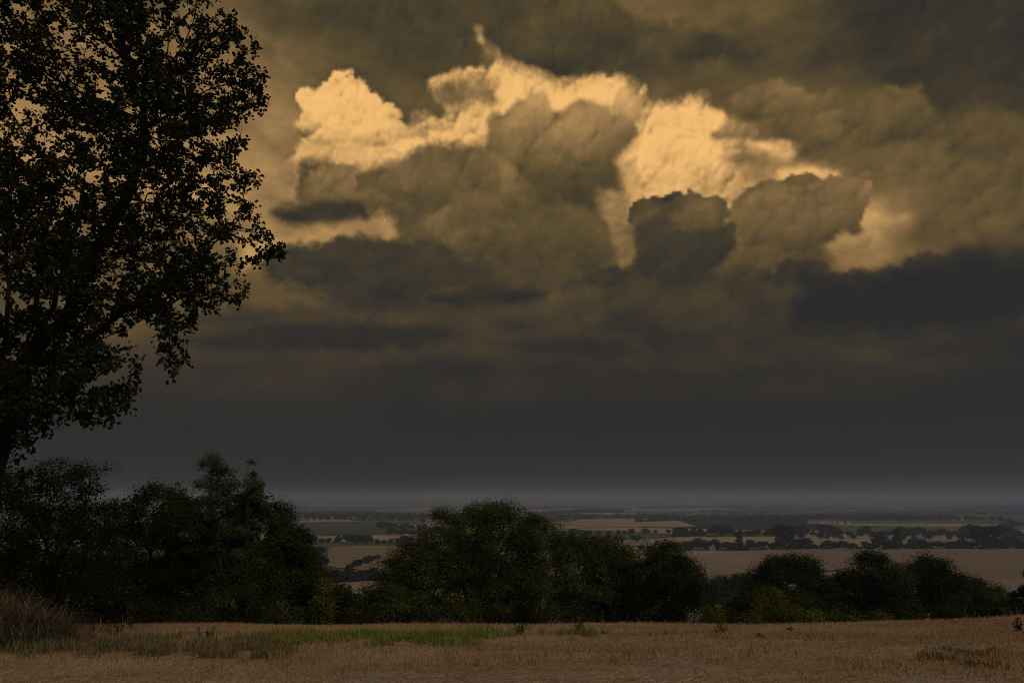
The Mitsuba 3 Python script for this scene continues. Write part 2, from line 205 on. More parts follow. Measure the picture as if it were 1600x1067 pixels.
def _heads(x, y, seed):
    """one size of rounded cloud heads, 0..1"""
    i, j = np.floor(x).astype(np.int64), np.floor(y).astype(np.int64)
    best = np.full(x.shape, 9.0)
    for a in (-1, 0, 1):
        for b in (-1, 0, 1):
            cx, cy = i + a + _rand2(i + a, j + b, seed), j + b + _rand2(i + a, j + b, seed + 31)
            r = 0.75 + 0.5 * _rand2(i + a, j + b, seed + 57)
            best = np.minimum(best, ((cx - x) ** 2 + (cy - y) ** 2) / r)
    return np.sqrt(np.clip(1 - best * 0.9, 0, 1))


def _billow(x, y, f, o=4, seed=0):
    """cauliflower heads upon heads, 0..1"""
    wx = (_fb(x, y, f * 1.3, 3, seed + 5) - 0.5) * 0.5 / f
    wy = (_fb(x, y, f * 1.3, 3, seed + 6) - 0.5) * 0.5 / f
    x, y = x + wx, y + wy
    s, n = 0, 0
    for k in range(o):
        c, sn = np.cos(0.7 + 1.9 * k), np.sin(0.7 + 1.9 * k)
        g = f * 2.1 ** k
        s = s + 0.5 ** k * _heads((c * x - sn * y) * g + 3.7 * k, (sn * x + c * y) * g + 9.1 * k, seed + 11 * k)
        n += 0.5 ** k
    return s / n


def front_clouds(az, el):
    """brightness (0..255, red of the sRGB picture) of the stormy sky, and its warmth"""
    # broad glow and gloom of the sky behind the single clouds
    gx, gy = BASE_AZ, BASE_EL
    ix = np.clip(np.interp(az, gx, np.arange(len(gx))), 0, len(gx) - 1.001)
    iy = np.clip(np.interp(el, gy, np.arange(len(gy))), 0, len(gy) - 1.001)
    i, j = ix.astype(int), iy.astype(int)
    tx, ty = ix - i, iy - j
    tx, ty = tx * tx * (3 - 2 * tx), ty * ty * (3 - 2 * ty)
    b = np.asarray(BASE, float)
    v = (b[j, i] * (1 - tx) + b[j, i + 1] * tx) * (1 - ty) + (b[j + 1, i] * (1 - tx) + b[j + 1, i + 1] * tx) * ty
    wx = (_fb(az, el, 0.16, 4, 11) - 0.5)
    hi = _ss(4, 12, el)
    v = v * (1 + hi * (0.34 * (_fb(az + 6 * wx, el, 0.13, 5, 21, 2.2) - 0.5) + 0.40 * (_fb(az + 3 * wx, el, 0.4, 5, 23, 2.0) - 0.5)))
    v = v * (1 + 0.55 * (_fb(az + 4 * wx, el, 0.11, 5, 31, 4.5) - 0.5) * _ss(5, 11, el) * (1 - 0.7 * _ss(17, 24, el)))
    for name, soft, big, small, v0, v1, relief, vary, alpha in LAYERS:
        P = np.asarray(POLY[name], float)
        near = (az > P[:, 0].min() - 4) & (az < P[:, 0].max() + 4) & (el > P[:, 1].min() - 4) & (el < P[:, 1].max() + 4)
        if not near.any():
            continue
        x, y = az[near], el[near]
        s = sum(map(ord, name)) % 97
        px = x + big * (_fb(x, y, 0.35, 3, s) - 0.5) * 2
        py = y + big * (_fb(x, y, 0.35, 3, s + 40) - 0.5) * 2
        d = _poly_sdf(P, px, py)
        d = d + 1.5 * big * (_fb(x, y, 0.8, 4, s + 70, 1.5) - 0.5)            # ragged
        if small:
            d = d + small * (2.4 * _billow(x, y, 0.85, 3, s) - 1.5)
        t = np.clip((P[:, 1].max() - py) / (np.ptp(P[:, 1])), 0, 1)
        w = soft + (1.5 if relief > 0.25 else 0.4) * t ** 4                 # crisp heads, dissolving bases
        m = _ss(-w, w, d - 0.35 * (w - soft)) * alpha
        if vary:
            m = m * np.clip(1 - vary * 2.2 * (_fb(x, y, 0.55, 4, s + 9, 1.8) - 0.42), 0, 1)
        val = v0 + (v1 - v0) * _ss(0, 1, t)
        if relief:
            h = _billow(x, y, 0.42, 3, s)
            g = h - _billow(x - 0.20, y + 0.28, 0.42, 3, s)    # sides that face the light, up and to the left
            h2 = _billow(x + 0.4, y - 0.5, 0.16, 2, s + 3)
            val = val * np.maximum(0.7, 1 + relief * ((1.2 + 1.4 * (v0 > 180)) * g + 0.9 * (h - 0.74) + 1.0 * (h2 - 0.74)))
        val = val * (1 + 0.5 * (_fb(x, y, 0.3, 5, s + 3, 1.3) - 0.5))
        v[near] = v[near] * (1 - m) + val * m
    # thin veils drawn across everything, and grey shafts of rain below
    veil = _fb(az + 2 * _fb(az, el, 0.3, 3, 61), el + 1.5 * _fb(az, el, 0.3, 3, 62), 0.28, 5, 63, 1.7) - 0.5
    v = v * (1 + 0.22 * veil * hi)
    rain = _fb(az - 0.25 * el, el * 0.12, 0.55, 3, 71) - 0.5
    v = 66 + (v - 66) * (1 + 0.10 * hi)
    return v * (1 + 0.16 * rain * _ss(3, 7, el) * (1 - _ss(11, 18, el)))


def cloud_weights(v, az, el, sunset):
    """brightness -> cover of the brown sunset sky by cloud, and how much of that cloud is shaded slate rather than gold"""
    r = np.clip(v / 255, 0, 1)
    r = np.where(r < 0.04045, r / 12.92, ((r + 0.055) / 1.055) ** 2.4)
    brown = np.interp(el, *SUNSET)
    warm = np.clip(0.15 + 0.72 * (1 - _ss(92, 150, v)) + 0.5 * (_fb(az, el, 0.15, 3, 77) - 0.5), 0, 0.9)   # dull olive light in the dim parts, gold in the bright
    lo = np.clip((r - SLATE) / (brown - SLATE), 0, 1)
    up = np.clip((r - brown) / (GOLD - brown), 0, 1)
    wb = lo * (1 - up) * warm * sunset
    wl = (r - SLATE - wb * (brown - SLATE)) / (GOLD - SLATE)             # the rest as thin gold over slate, which is greyer
    wl = np.clip(wl, 0, 1 - wb)
    cover = np.clip(1 - wb, 1e-4, 1)
    return cover, np.clip(1 - wl / cover, 0, 1)


def clouds(d):
    az = np.degrees(np.arctan2(d[..., 0], d[..., 1]))
    el = np.degrees(np.arcsin(np.clip(d[..., 2], -1, 1)))
    # everywhere: the same kind of cloud deck, from noise alone
    far = 62 + 30 * (meshkit.fbm(d * np.array([3.0, 3.0, 5.0]), 5, 3) - 0.5) * 2
    v = far * _ss(-2, 16, el) + 46 * (1 - _ss(-2, 16, el))
    w = (np.abs(az) < 58) & (el < 56)
    fa, fe = az[w], el[w]
    edge = _ss(58, 42, np.abs(fa)) * _ss(56, 42, fe)
    v[w] = v[w] * (1 - edge) + edge * front_clouds(fa, fe)
    # local contrast of the cloud heads
    soft = np.exp(gaussian_filter(np.log(v), 1.3)), np.exp(gaussian_filter(np.log(v), 5.0))
    crisp = v * (v / soft[0]) ** 0.38 * (v / soft[1]) ** 0.22
    crisp = np.where(crisp > 185, 185 + 66 * np.tanh((crisp - 185) / 80), crisp)
    v = np.where(w, v + (np.clip(crisp, 36, 252) - v) * _ss(8, 14, el), v)
    sunset = np.zeros_like(v)
    sunset[w] = edge * _ss(4, 9, fe)
    return cloud_weights(v, az, el, sunset)


_plain = mikit.sky(SUN, turbidity=10, sun_scale=0.0, sky_tint=SKY_TINT)
_m = float(np.array(_plain['bitmap'])[:512, :, :3].mean())          # the unit in which cloud colours are given
_rows = np.arange(2, 510, 4)
SUNSET = (90 - _rows[::-1] / 1024 * 180, np.array(_plain['bitmap'])[_rows[::-1], 512, 0].astype(float))
scene['daylight'] = mikit.sky(SUN, turbidity=10, sun_scale=SUN_SCALE, sun_angle=SUN_ANGLE, sky_tint=SKY_TINT, ground=(0.10, 0.085, 0.06), clouds=clouds,
                              cloud_lit=tuple(c / _m for c in CLOUD_LIT), cloud_dark=tuple(c / _m for c in CLOUD_DARK), sun_tint=(0.82, 1.08, 1.95))
scene['air'] = {'type': 'homogeneous', 'albedo': {'type': 'rgb', 'value': [0.77, 0.90, 0.995]}, 'sigma_t': 3.3e-4, 'phase': {'type': 'hg', 'g': 0.3}}


# ------------------------------------------------------------------ helpers
def add(key, mesh, bsdf, label=None, category=None, group=None, kind=None, smooth=False, color=None, uv=None, to_world=None):
    """one entry of the scene with its description; a key that is taken gets the next number"""
    k, n = key, 0
    while k in scene:
        n += 1
        k = '%s_%03d' % (key, n)
    scene[k] = mikit.ply(mesh, bsdf, smooth=smooth, color=color, uv=uv) if not isinstance(mesh, dict) else dict(mesh)
    if to_world is not None:
        scene[k]['to_world'] = to_world
    note(k, label, category, group, kind)
    return k


def note(k, label=None, category=None, group=None, kind=None):
    e = {a: b for a, b in (('label', label), ('category', category), ('group', group), ('kind', kind)) if b}
    if e:
        labels[k] = e


ROOTS = set()


def root(name):
    """a free name for a thing that is made of parts only"""
    k, n = name, 0
    while k in ROOTS or k in scene:
        n += 1
        k = '%s_%03d' % (name, n)
    ROOTS.add(k)
    return k


FPX = 800 / math.tan(math.radians(HFOV / 2))


def ray(px, py):
    X, Y = (px - 800) / FPX, (533.5 - py) / FPX
    return np.array([X, math.cos(PITCH) - Y * math.sin(PITCH), math.sin(PITCH) + Y * math.cos(PITCH)])


# ------------------------------------------------------------------ the lie of the land
_py = [-400, -60, -30, 0, 21, 24, 28, 35, 50, 70, 120, 200, 300, 400, 700, 1500, 4000, 9000, 20000]
_pz = [4.5, 1.5, 1.5, -1.5, -3.72, -4.10, -5.0, -7.0, -11, -16, -25, -34, -39.5, -41, -43, -46, -58, -74, -110]
_prof = PchipInterpolator(_py, _pz)


def gz(x, y):
    x, y = np.asarray(x, float), np.asarray(y, float)
    s = np.where(y > 0, np.hypot(x * np.clip(y / 300, 0, 1), y), y)
    z = EYE[2] + _prof(np.clip(s, -400, 20000))
    near = np.exp(-np.maximum(y, 0) / 60) * np.clip((y + 30) / 30, 0, 1)
    z = z + (0.006 * np.maximum(x - 3, 0) + 0.055 * np.maximum(x - 11, 0)) * np.clip(1 - (x - 3) / 60, 0, 1) * near * 1.4
    z = z + 0.05 * (np.sin(x * 0.9 + 1) * np.sin(y * 0.7) + 0.6 * np.sin(x * 0.37 - y * 0.5)) * near
    r = np.hypot(x, y)
    w = np.clip((r - 350) / 500, 0, 1)
    z = z + w * 2.2 * (np.sin(x / 150 + 0.6) * np.cos(y / 190 + 1.0) + 0.7 * np.sin(x / 95 + y / 130))
    w = np.clip((r - 1300) / 1500, 0, 1)
    z = z + w * (13 * np.sin(x / 520 + 1.2) * np.sin(y / 470 + 0.4) + 16 * np.sin(x / 1100 - 0.5 + y / 1500) * np.cos(y / 950))
    w = np.clip((r - 6000) / 5000, 0, 1)
    z = z + w * 34 * (np.sin(x / 1700 + 2.0) * np.sin(y / 1500 + 1) + 0.5 * np.sin(x / 700 + y / 2100))
    # low wooded hill beyond the middle trees
    z = z + 13 * np.exp(-((x - 260) / 240) ** 2 - ((y - 2050) / 260) ** 2)
    return z


def hit(px, py):
    """the point of the ground seen in that direction"""
    d = ray(px, py)
    t = np.geomspace(3, 20000, 900)
    g = EYE[2] + t * d[2] - gz(t * d[0], t * d[1])
    i = np.nonzero((g[1:] <= 0) & (g[:-1] > 0))[0]
    if len(i) == 0:
        k = 850
        return np.array([t[k] * d[0], t[k] * d[1], float(gz(t[k] * d[0], t[k] * d[1]))])
    a, b = t[i[0]], t[i[0] + 1]
    for _ in range(40):
        m = 0.5 * (a + b)
        if EYE[2] + m * d[2] > gz(m * d[0], m * d[1]):
            a = m
        else:
            b = m
    return np.array([a * d[0], a * d[1], float(gz(a * d[0], a * d[1]))])


def sideways(px, dist, py=790):
    """ground point at that distance ahead, in the direction of the column"""
    d = ray(px, py)
    x, y = d[0] / d[1] * dist, dist
    return np.array([x, y, float(gz(x, y))])


# ------------------------------------------------------------------ materials
def rgb(*c):
    return {'type': 'rgb', 'value': list(map(float, c))}


def diffuse(key, tex):
    scene[key] = {'type': 'twosided', 'b': {'type': 'diffuse', 'reflectance': tex}}


VC = {'type': 'mesh_attribute', 'name': 'vertex_color'}
diffuse('leaf_matte', VC)
diffuse('straw_matte', VC)
scene['leaf_fresh'] = {'type': 'principledthin', 'base_color': VC, 'roughness': 0.55, 'spec_trans': 0.0, 'diff_trans': 0.5, 'eta': 1.4}


def land(p, n, uv):
    """farmland to the horizon: crops, stubble, meadow, woods"""
    a = 0.5 * mi.Float(mikit.noise(p.x / 700, p.y / 700)) + 0.3
    wx, wy = 60 * mikit.noise(p.x / 130, p.y / 130), 60 * mikit.noise(p.x / 130 + 40, p.y / 130)
    x, y = p.x + wx, p.y + wy
    u, v = 0.86 * x + 0.5 * y, -0.5 * x + 0.86 * y
    d1, d2, k = mikit.voronoi(u / 230, v / 150)
    straw = mikit.mix((0.56, 0.40, 0.19), (0.42, 0.29, 0.14), mikit.noise(p.x / 40, p.y / 40))
    green = mikit.mix((0.11, 0.13, 0.045), (0.16, 0.165, 0.06), mikit.noise(p.x / 60, p.y / 60))
    wood = mikit.mix((0.022, 0.028, 0.012), (0.04, 0.046, 0.018), mikit.noise(p.x / 14, p.y / 14))
    c = dr.select(k < 0.46, straw, dr.select(k < 0.82, green, wood))
    edge = 1 - mikit.smoothstep(0.03, 0.07, d2 - d1)
    c = mikit.mix(c, wood, edge)
    big = mikit.smoothstep(0.60, 0.66, mikit.fbm(p.x / 900 + 3, p.y / 600, 0, 4))
    c = mikit.mix(c, wood, big)
    r = dr.sqrt(p.x * p.x + p.y * p.y)
    return mikit.mix(mi.Color3f(0.05, 0.052, 0.022), c, mikit.smoothstep(180, 320, r))


diffuse('land_matte', mikit.proc(land))


def stubble_soil(p, n, uv):
    f = mikit.fbm(p.x * 2.2, p.y * 2.2, 0, 4)
    s = mikit.noise(p.x * 26 + 5 * mikit.noise(p.x * 3, p.y * 3), p.y * 9)
    c = mikit.mix((0.34, 0.22, 0.10), (0.50, 0.33, 0.15), f)
    c = mikit.mix(c, (0.20, 0.125, 0.06), mikit.smoothstep(0.55, 0.9, s) * 0.5)
    pale = mikit.smoothstep(0.56, 0.70, mikit.fbm(p.x * 0.5 + 9, p.y * 1.1 + 3, 0, 3))
    return mikit.mix(c, (0.46, 0.38, 0.28), pale * 0.35)


diffuse('stubble_matte', mikit.proc(stubble_soil))


def field_tex(c0, c1, row, ang):
    ca, sa = math.cos(ang), math.sin(ang)

    def fn(p, n, uv):
        t = p.x * ca + p.y * sa
        q = -p.x * sa + p.y * ca
        m = mikit.fbm(p.x / 38, p.y / 60, 0, 4)
        w = mikit.noise(t / row + 0.6 * mikit.noise(q / 40, t / 40), q / 90)
        e = mikit.smoothstep(0.35, 0.75, mikit.fbm(p.x / 140 + 7, p.y / 170, 0, 3))
        return mikit.mix(mikit.mix(c0, c1, 0.65 * m + 0.35 * w), mi.Color3f(c0) * 0.8, 0.5 * e)
    return mikit.proc(fn)


diffuse('field_pale', field_tex((0.30, 0.205, 0.10), (0.45, 0.32, 0.165), 9, 0.35))
diffuse('field_brown', field_tex((0.30, 0.20, 0.085), (0.42, 0.29, 0.125), 7, -0.5))
diffuse('field_gold', field_tex((0.46, 0.32, 0.13), (0.58, 0.41, 0.17), 8, 0.1))
diffuse('field_green', field_tex((0.085, 0.095, 0.035), (0.15, 0.145, 0.055), 10, 0.2))


def bark_tex(p, n, uv):
    f = mikit.fbm(p.x * 9, p.y * 9, p.z * 2.2, 4)
    return mikit.mix((0.018, 0.015, 0.010), (0.055, 0.045, 0.032), f)


diffuse('bark', mikit.proc(bark_tex))
diffuse('house_wall', mikit.proc(lambda p, n, uv: mikit.mix((0.62, 0.57, 0.48), (0.48, 0.43, 0.36), mikit.noise(p.x, p.y, p.z))))
diffuse('house_roof', mikit.proc(lambda p, n, uv: mikit.mix((0.30, 0.13, 0.085), (0.20, 0.10, 0.07), mikit.noise(p.x * 2, p.y * 2, p.z * 2))))
diffuse('window_dark', rgb(0.03, 0.03, 0.035))

# ------------------------------------------------------------------ ground
def ground_mesh():
    rad = np.concatenate([np.linspace(0.5, 60, 90), np.geomspace(62, 17000, 260)])
    az = np.radians(np.concatenate([np.arange(-50, 50, 0.3), np.arange(50, 310, 4.0)]))
    R, A = np.meshgrid(rad, az, indexing='ij')
    x, y = R * np.sin(A), R * np.cos(A)
    v = np.stack([x, y, gz(x, y)], -1).reshape(-1, 3)
    n, m = len(rad), len(az)
    i, j = np.meshgrid(np.arange(n - 1), np.arange(m), indexing='ij')
    q = np.stack([i * m + j, i * m + (j + 1) % m, (i + 1) * m + (j + 1) % m, (i + 1) * m + j], -1).reshape(-1, 4)
    q = q[:, ::-1]
    v = np.vstack([v, [[0, 0, float(gz(0, 0))]]])
    c = np.stack([np.full(m, len(v) - 1), (np.arange(m) + 1) % m, np.arange(m)], 1)
    f = np.vstack([q[:, [0, 1, 2]], q[:, [0, 2, 3]], c])
    return v, f


add('ground', ground_mesh(), 'land_matte', 'farmland plain falling away to a hazy horizon', kind='structure', smooth=True)


def sheet(poly, step, lift):
    """a piece of land as a sheet that follows the ground"""
    p = sg.Polygon(poly).buffer(0)
    x0, y0, x1, y1 = p.bounds
    xs, ys = np.arange(x0, x1 + step, step), np.arange(y0, y1 + step, step)
    X, Y = np.meshgrid(xs, ys)
    ok = shapely.contains_xy(p, X.ravel(), Y.ravel())
    pts = np.stack([X.ravel()[ok], Y.ravel()[ok]], 1)
    L = p.exterior.length
    ring = np.array([p.exterior.interpolate(s).coords[0] for s in np.arange(0, L, step * 0.7)])
    pts = np.vstack([pts, ring])
    from scipy.spatial import Delaunay
    t = Delaunay(pts).simplices
    c = pts[t].mean(1)
    t = t[shapely.contains_xy(p, c[:, 0], c[:, 1])]
    a, b, d = pts[t[:, 0]], pts[t[:, 1]], pts[t[:, 2]]
    cr = (b[:, 0] - a[:, 0]) * (d[:, 1] - a[:, 1]) - (b[:, 1] - a[:, 1]) * (d[:, 0] - a[:, 0])
    t = np.where(cr[:, None] < 0, t[:, ::-1], t)
    return np.column_stack([pts, gz(pts[:, 0], pts[:, 1]) + lift]), t


add('stubble_field', sheet([(-45, -25), (45, -25), (45, 27.5), (-45, 27.5)], 0.5, 0.06), 'stubble_matte',
    'harvested stubble field in the foreground, ending at a crest', kind='structure', smooth=True)


def field(name, pix, bsdf, label, lift=0.5, step=12):
    pts = [hit(*map(float, s.split(',')))[:2] for s in pix.split()]
    add(name, sheet(pts, step, lift), bsdf, label, kind='structure', smooth=True)


field('pale_field', '1060,884 1090,866 1200,859 1400,858 1600,856 1760,855 1800,890 1700,950 1590,936 1500,918 1420,900 1300,892 1180,905 1100,915', 'field_pale',
      'wide pale brown field beyond the trees on the right', step=8)
field('brown_field', '508,884 514,856 560,853 600,853 650,856 640,870 600,876 560,890 530,888', 'field_brown', 'brown field framed by hedges, left of the big round tree', step=5)
field('small_field', '535,896 560,890 592,880 610,884 590,896 545,901', 'field_brown', 'little strip of brown field below the hedge, left of the big round tree', step=3)
field('green_field', '465,818 520,815 560,816 588,824 585,834 530,836 480,835 462,834', 'field_green', 'green field on the far slope at the left', step=18)
field('golden_field', '468,813 500,811 545,812 560,815 520,815 466,817', 'field_gold', 'narrow golden field above the green field at the left', step=24)
field('golden_hill_field', '868,818 905,812 960,810 1030,810 1088,822 1060,824 1000,823 920,824', 'field_gold', 'golden field on the low hill beyond the middle trees', step=30)
field('valley_strip_field', '1024,848 1060,842 1150,839 1300,839 1310,846 1200,850 1110,850 1070,852', 'field_gold', 'long golden strip field behind the hedgerow', step=10)
field('valley_green_field', '1100,836 1130,833 1240,832 1250,836 1180,839 1110,839', 'field_green', 'flat green strip field in front of the tree line', step=14)
field('far_stubble_field', '1470,839 1530,838 1530,846 1480,846', 'field_gold', 'small golden field between the trees at the right', step=10)


# ------------------------------------------------------------------ foliage and wood
def kites(P, axis, side, length, width, fold, col):
    """leaves as folded four-cornered blades: P base points, axis and side unit vectors"""
    n = len(P)
    nrm = np.cross(axis, side)
    L, W = np.broadcast_to(length, n)[:, None], np.broadcast_to(width, n)[:, None]
    a = P
    b = P + axis * L * 0.55 + side * W * 0.5 + nrm * W * fold
    c = P + axis * L
    d = P + axis * L * 0.55 - side * W * 0.5 + nrm * W * fold
    v = np.stack([a, b, c, d], 1).reshape(-1, 3)
    k = np.arange(n)[:, None] * 4
    f = np.concatenate([k + [0, 1, 2], k + [0, 2, 3]])
    return v, f, np.repeat(col, 4, 0)


def lobed(P, axis, side, length, width, col):
    """broad blunt leaves of seven corners, for the near oak"""
    n = len(P)
    nrm = np.cross(axis, side)
    L, W = np.broadcast_to(length, n)[:, None], np.broadcast_to(width, n)[:, None]
    row = []
    for t, s, h in ((0, 0, 0), (0.38, 0.34, 0.10), (0.78, 0.5, 0.12), (1.0, 0.12, 0.02), (1.0, -0.12, 0.02), (0.78, -0.5, 0.12), (0.38, -0.34, 0.10)):
        row.append(P + axis * L * t + side * W * s + nrm * W * h)
    v = np.stack(row, 1).reshape(-1, 3)
    k = np.arange(n)[:, None] * 7
    f = np.concatenate([k + [0, 1, 6], k + [1, 2, 6], k + [2, 5, 6], k + [2, 3, 5], k + [3, 4, 5]])
    return v, f, np.repeat(col, 7, 0)


def unit(a):
    return a / (np.linalg.norm(a, axis=-1, keepdims=True) + 1e-9)


def rand_dirs(rng, n):
    return unit(rng.normal(size=(n, 3)))


def frame(rng, out, spread):
    """leaf axes about the outward directions, and sides across them"""
    ax = unit(out + spread * rand_dirs(rng, len(out)))
    return ax, unit(np.cross(ax, rand_dirs(rng, len(out))))


def tint(rng, n, base, vary, hue=0.25):
    c = np.asarray(base)[None] * np.exp(vary * rng.normal(size=(n, 1)))
    return np.clip(c * np.exp(hue * 0.5 * rng.normal(size=(n, 1)) * np.array([1.0, 0.1, -0.4])), 0.002, 0.9)


def crown(rng, lobes, n, size, base, shell=0.45, clumps=0.8, clump_r=0.5, shoots=0.08, vary=0.26, down=0.0):
    """a crown of leaf clumps spread through ellipsoid lobes (cx, cy, cz, rx, ry, rz); long shoots break the outline"""
    lobes = np.asarray(lobes, float)
    vol = (lobes[:, 3] * lobes[:, 4] * lobes[:, 5]) ** (2 / 3)
    k = rng.choice(len(lobes), size=int(min(clumps * 4.4 * (lobes[:, 3] * lobes[:, 5]).sum() / clump_r ** 2, 30000)), p=vol / vol.sum())
    d = rand_dirs(rng, len(k))
    d[:, 2] = np.where(rng.random(len(k)) < 0.5, np.abs(d[:, 2]), d[:, 2])
    rr = shell + (1.04 - shell) * rng.random((len(k), 1)) ** 0.6
    far = rng.random((len(k), 1)) < shoots
    rr = np.where(far, 1.0 + 0.22 * rng.random((len(k), 1)), rr)
    C = lobes[k, :3] + d * lobes[k, 3:] * rr
    # clumps that lie deep inside another lobe are of little use
    inside = np.zeros(len(C))
    for L in lobes:
        inside += (((C - L[:3]) / L[3:]) ** 2).sum(1) < 0.22
    keep = inside == 0
    C, d, k, far = C[keep], d[keep], k[keep], far[keep]
    cr = clump_r * (0.6 + 0.8 * rng.random(len(C))) * np.where(far[:, 0], 0.55, 1)
    ct = tint(rng, len(C), base, vary)
    w = cr ** 2 * np.where(far[:, 0], 1.2, 1)
    j = rng.choice(len(C), size=n, p=w / w.sum())
    off = rng.normal(size=(n, 3)) * cr[j][:, None] * 0.55
    off[:, 2] *= 0.7
    P = C[j] + off
    out = unit(d[j] + 0.8 * unit(off + 1e-6) + np.array([0, 0, 0.25 - down]))
    face = unit(out + 0.55 * rand_dirs(rng, n) + [0, 0, 0.2])        # leaves mostly turn their faces outwards
    ax = unit(np.cross(face, rand_dirs(rng, n)))
    sd = np.cross(face, ax)
    col = ct[j] * np.exp(0.13 * rng.normal(size=(n, 1)))
    s = size * (0.7 + 0.6 * rng.random(n))
    return kites(P, ax, sd, s, s * 0.62, 0.12, np.clip(col, 0.002, 0.9))


def tube(pts, rad, sides=6):
    p = np.asarray(pts, float)
    t = unit(np.gradient(p, axis=0))
    a = unit(np.cross(t, np.where(np.abs(t[:, 2:]) < 0.9, [0, 0, 1.0], [1.0, 0, 0])))
    b = np.cross(t, a)
    g = np.arange(sides) * 2 * PI / sides
    v = p[:, None] + np.asarray(rad)[:, None, None] * (np.cos(g)[None, :, None] * a[:, None] + np.sin(g)[None, :, None] * b[:, None])
    i, j = np.meshgrid(np.arange(len(p) - 1), np.arange(sides), indexing='ij')
    q = np.stack([i * sides + j, i * sides + (j + 1) % sides, (i + 1) * sides + (j + 1) % sides, (i + 1) * sides + j], -1).reshape(-1, 4)
    return v.reshape(-1, 3), np.vstack([q[:, [0, 1, 2]], q[:, [0, 2, 3]]])


def sticks(A, B, ra, rb, sides=4):
    """many straight tapering pieces of wood"""
    t = unit(B - A)
    a = unit(np.cross(t, np.where(np.abs(t[:, 2:]) < 0.9, [0, 0, 1.0], [1.0, 0, 0])))
    b = np.cross(t, a)
    g = np.arange(sides) * 2 * PI / sides
    ring = np.cos(g)[None, :, None] * a[:, None] + np.sin(g)[None, :, None] * b[:, None]
    v = np.concatenate([A[:, None] + ring * ra[:, None, None], B[:, None] + ring * rb[:, None, None]], 1).reshape(-1, 3)
    k = np.arange(len(A))[:, None] * 2 * sides
    f = []
    for j in range(sides):
        j2 = (j + 1) % sides
        f += [k + [j, j2, sides + j2], k + [j, sides + j2, sides + j]]
    return v, np.concatenate(f)


def join(parts):
    V, F, C, at = [], [], [], 0
    for p in parts:
        V.append(p[0]); F.append(p[1] + at); at += len(p[0])
        if len(p) > 2:
            C.append(p[2])
    return np.vstack(V), np.vstack(F), (np.vstack(C) if C else None)


def bend(rng, a, b, n=7, sag=0.06):
    a, b = np.asarray(a, float), np.asarray(b, float)
    t = np.linspace(0, 1, n)[:, None]
    L = np.linalg.norm(b - a)
    w = np.cumsum(rng.normal(size=(n, 3)) * sag * L / n ** 0.5, 0)
    w -= w[:1] + (w[-1:] - w[:1]) * t
    return a + (b - a) * t + w


def tree(name, label, base, lobes, n, size, col, rng, group=None, limbs=5, category='tree', parts=True, reach=0.55, **more):
    """trunk, limbs and crown of one tree of the middle distance"""
    r = root(name)
    v, f, c = crown(rng, lobes, n, size, col, **more)
    add(r + '__crown', (v, f), 'leaf_matte', color=c)
    if parts:
        L = np.asarray(lobes, float)
        top = L[L[:, 2].argmax()]
        H = top[2] - base[2]
        w = max(0.035 * H, 0.06)
        mid = np.array([base[0], base[1], base[2]]) * (1 - reach) + top[:3] * reach
        tk = bend(rng, np.array(base) - [0, 0, 0.3], mid, 8, 0.03)
        add(r + '__trunk', tube(tk, np.linspace(w, w * 0.45, 8), 8), 'bark')
        bs = []
        for i in range(min(limbs, len(L))):
            l = L[i % len(L)]
            s = tk[3 + i % 4]
            bs.append(tube(bend(rng, s, l[:3] + rand_dirs(rng, 1)[0] * l[3:] * 0.4, 6), np.linspace(w * 0.4, w * 0.08, 6), 5))
        m = join(bs)
        add(r + '__limbs', m[:2], 'bark')
    note(r, label, category, group)
    return r


def at(px, py, dist):
    """point at that distance ahead, seen in that direction"""
    d = ray(px, py)
    return EYE + d / d[1] * dist, dist / d[1] / FPX            # and the metres that a photo pixel covers there


def lobes_at(spec, dist, rng, depth=0.9, jitter=0.12):
    out = []
    for s in spec.split():
        px, py, rx, rz = map(float, s.split(','))
        dd = dist * (1 + jitter * (rng.random() - 0.5))
        c, m = at(px, py, dd)
        out.append([c[0], c[1], c[2], rx * m, max(rx, rz) * m * depth, rz * m])
    return out


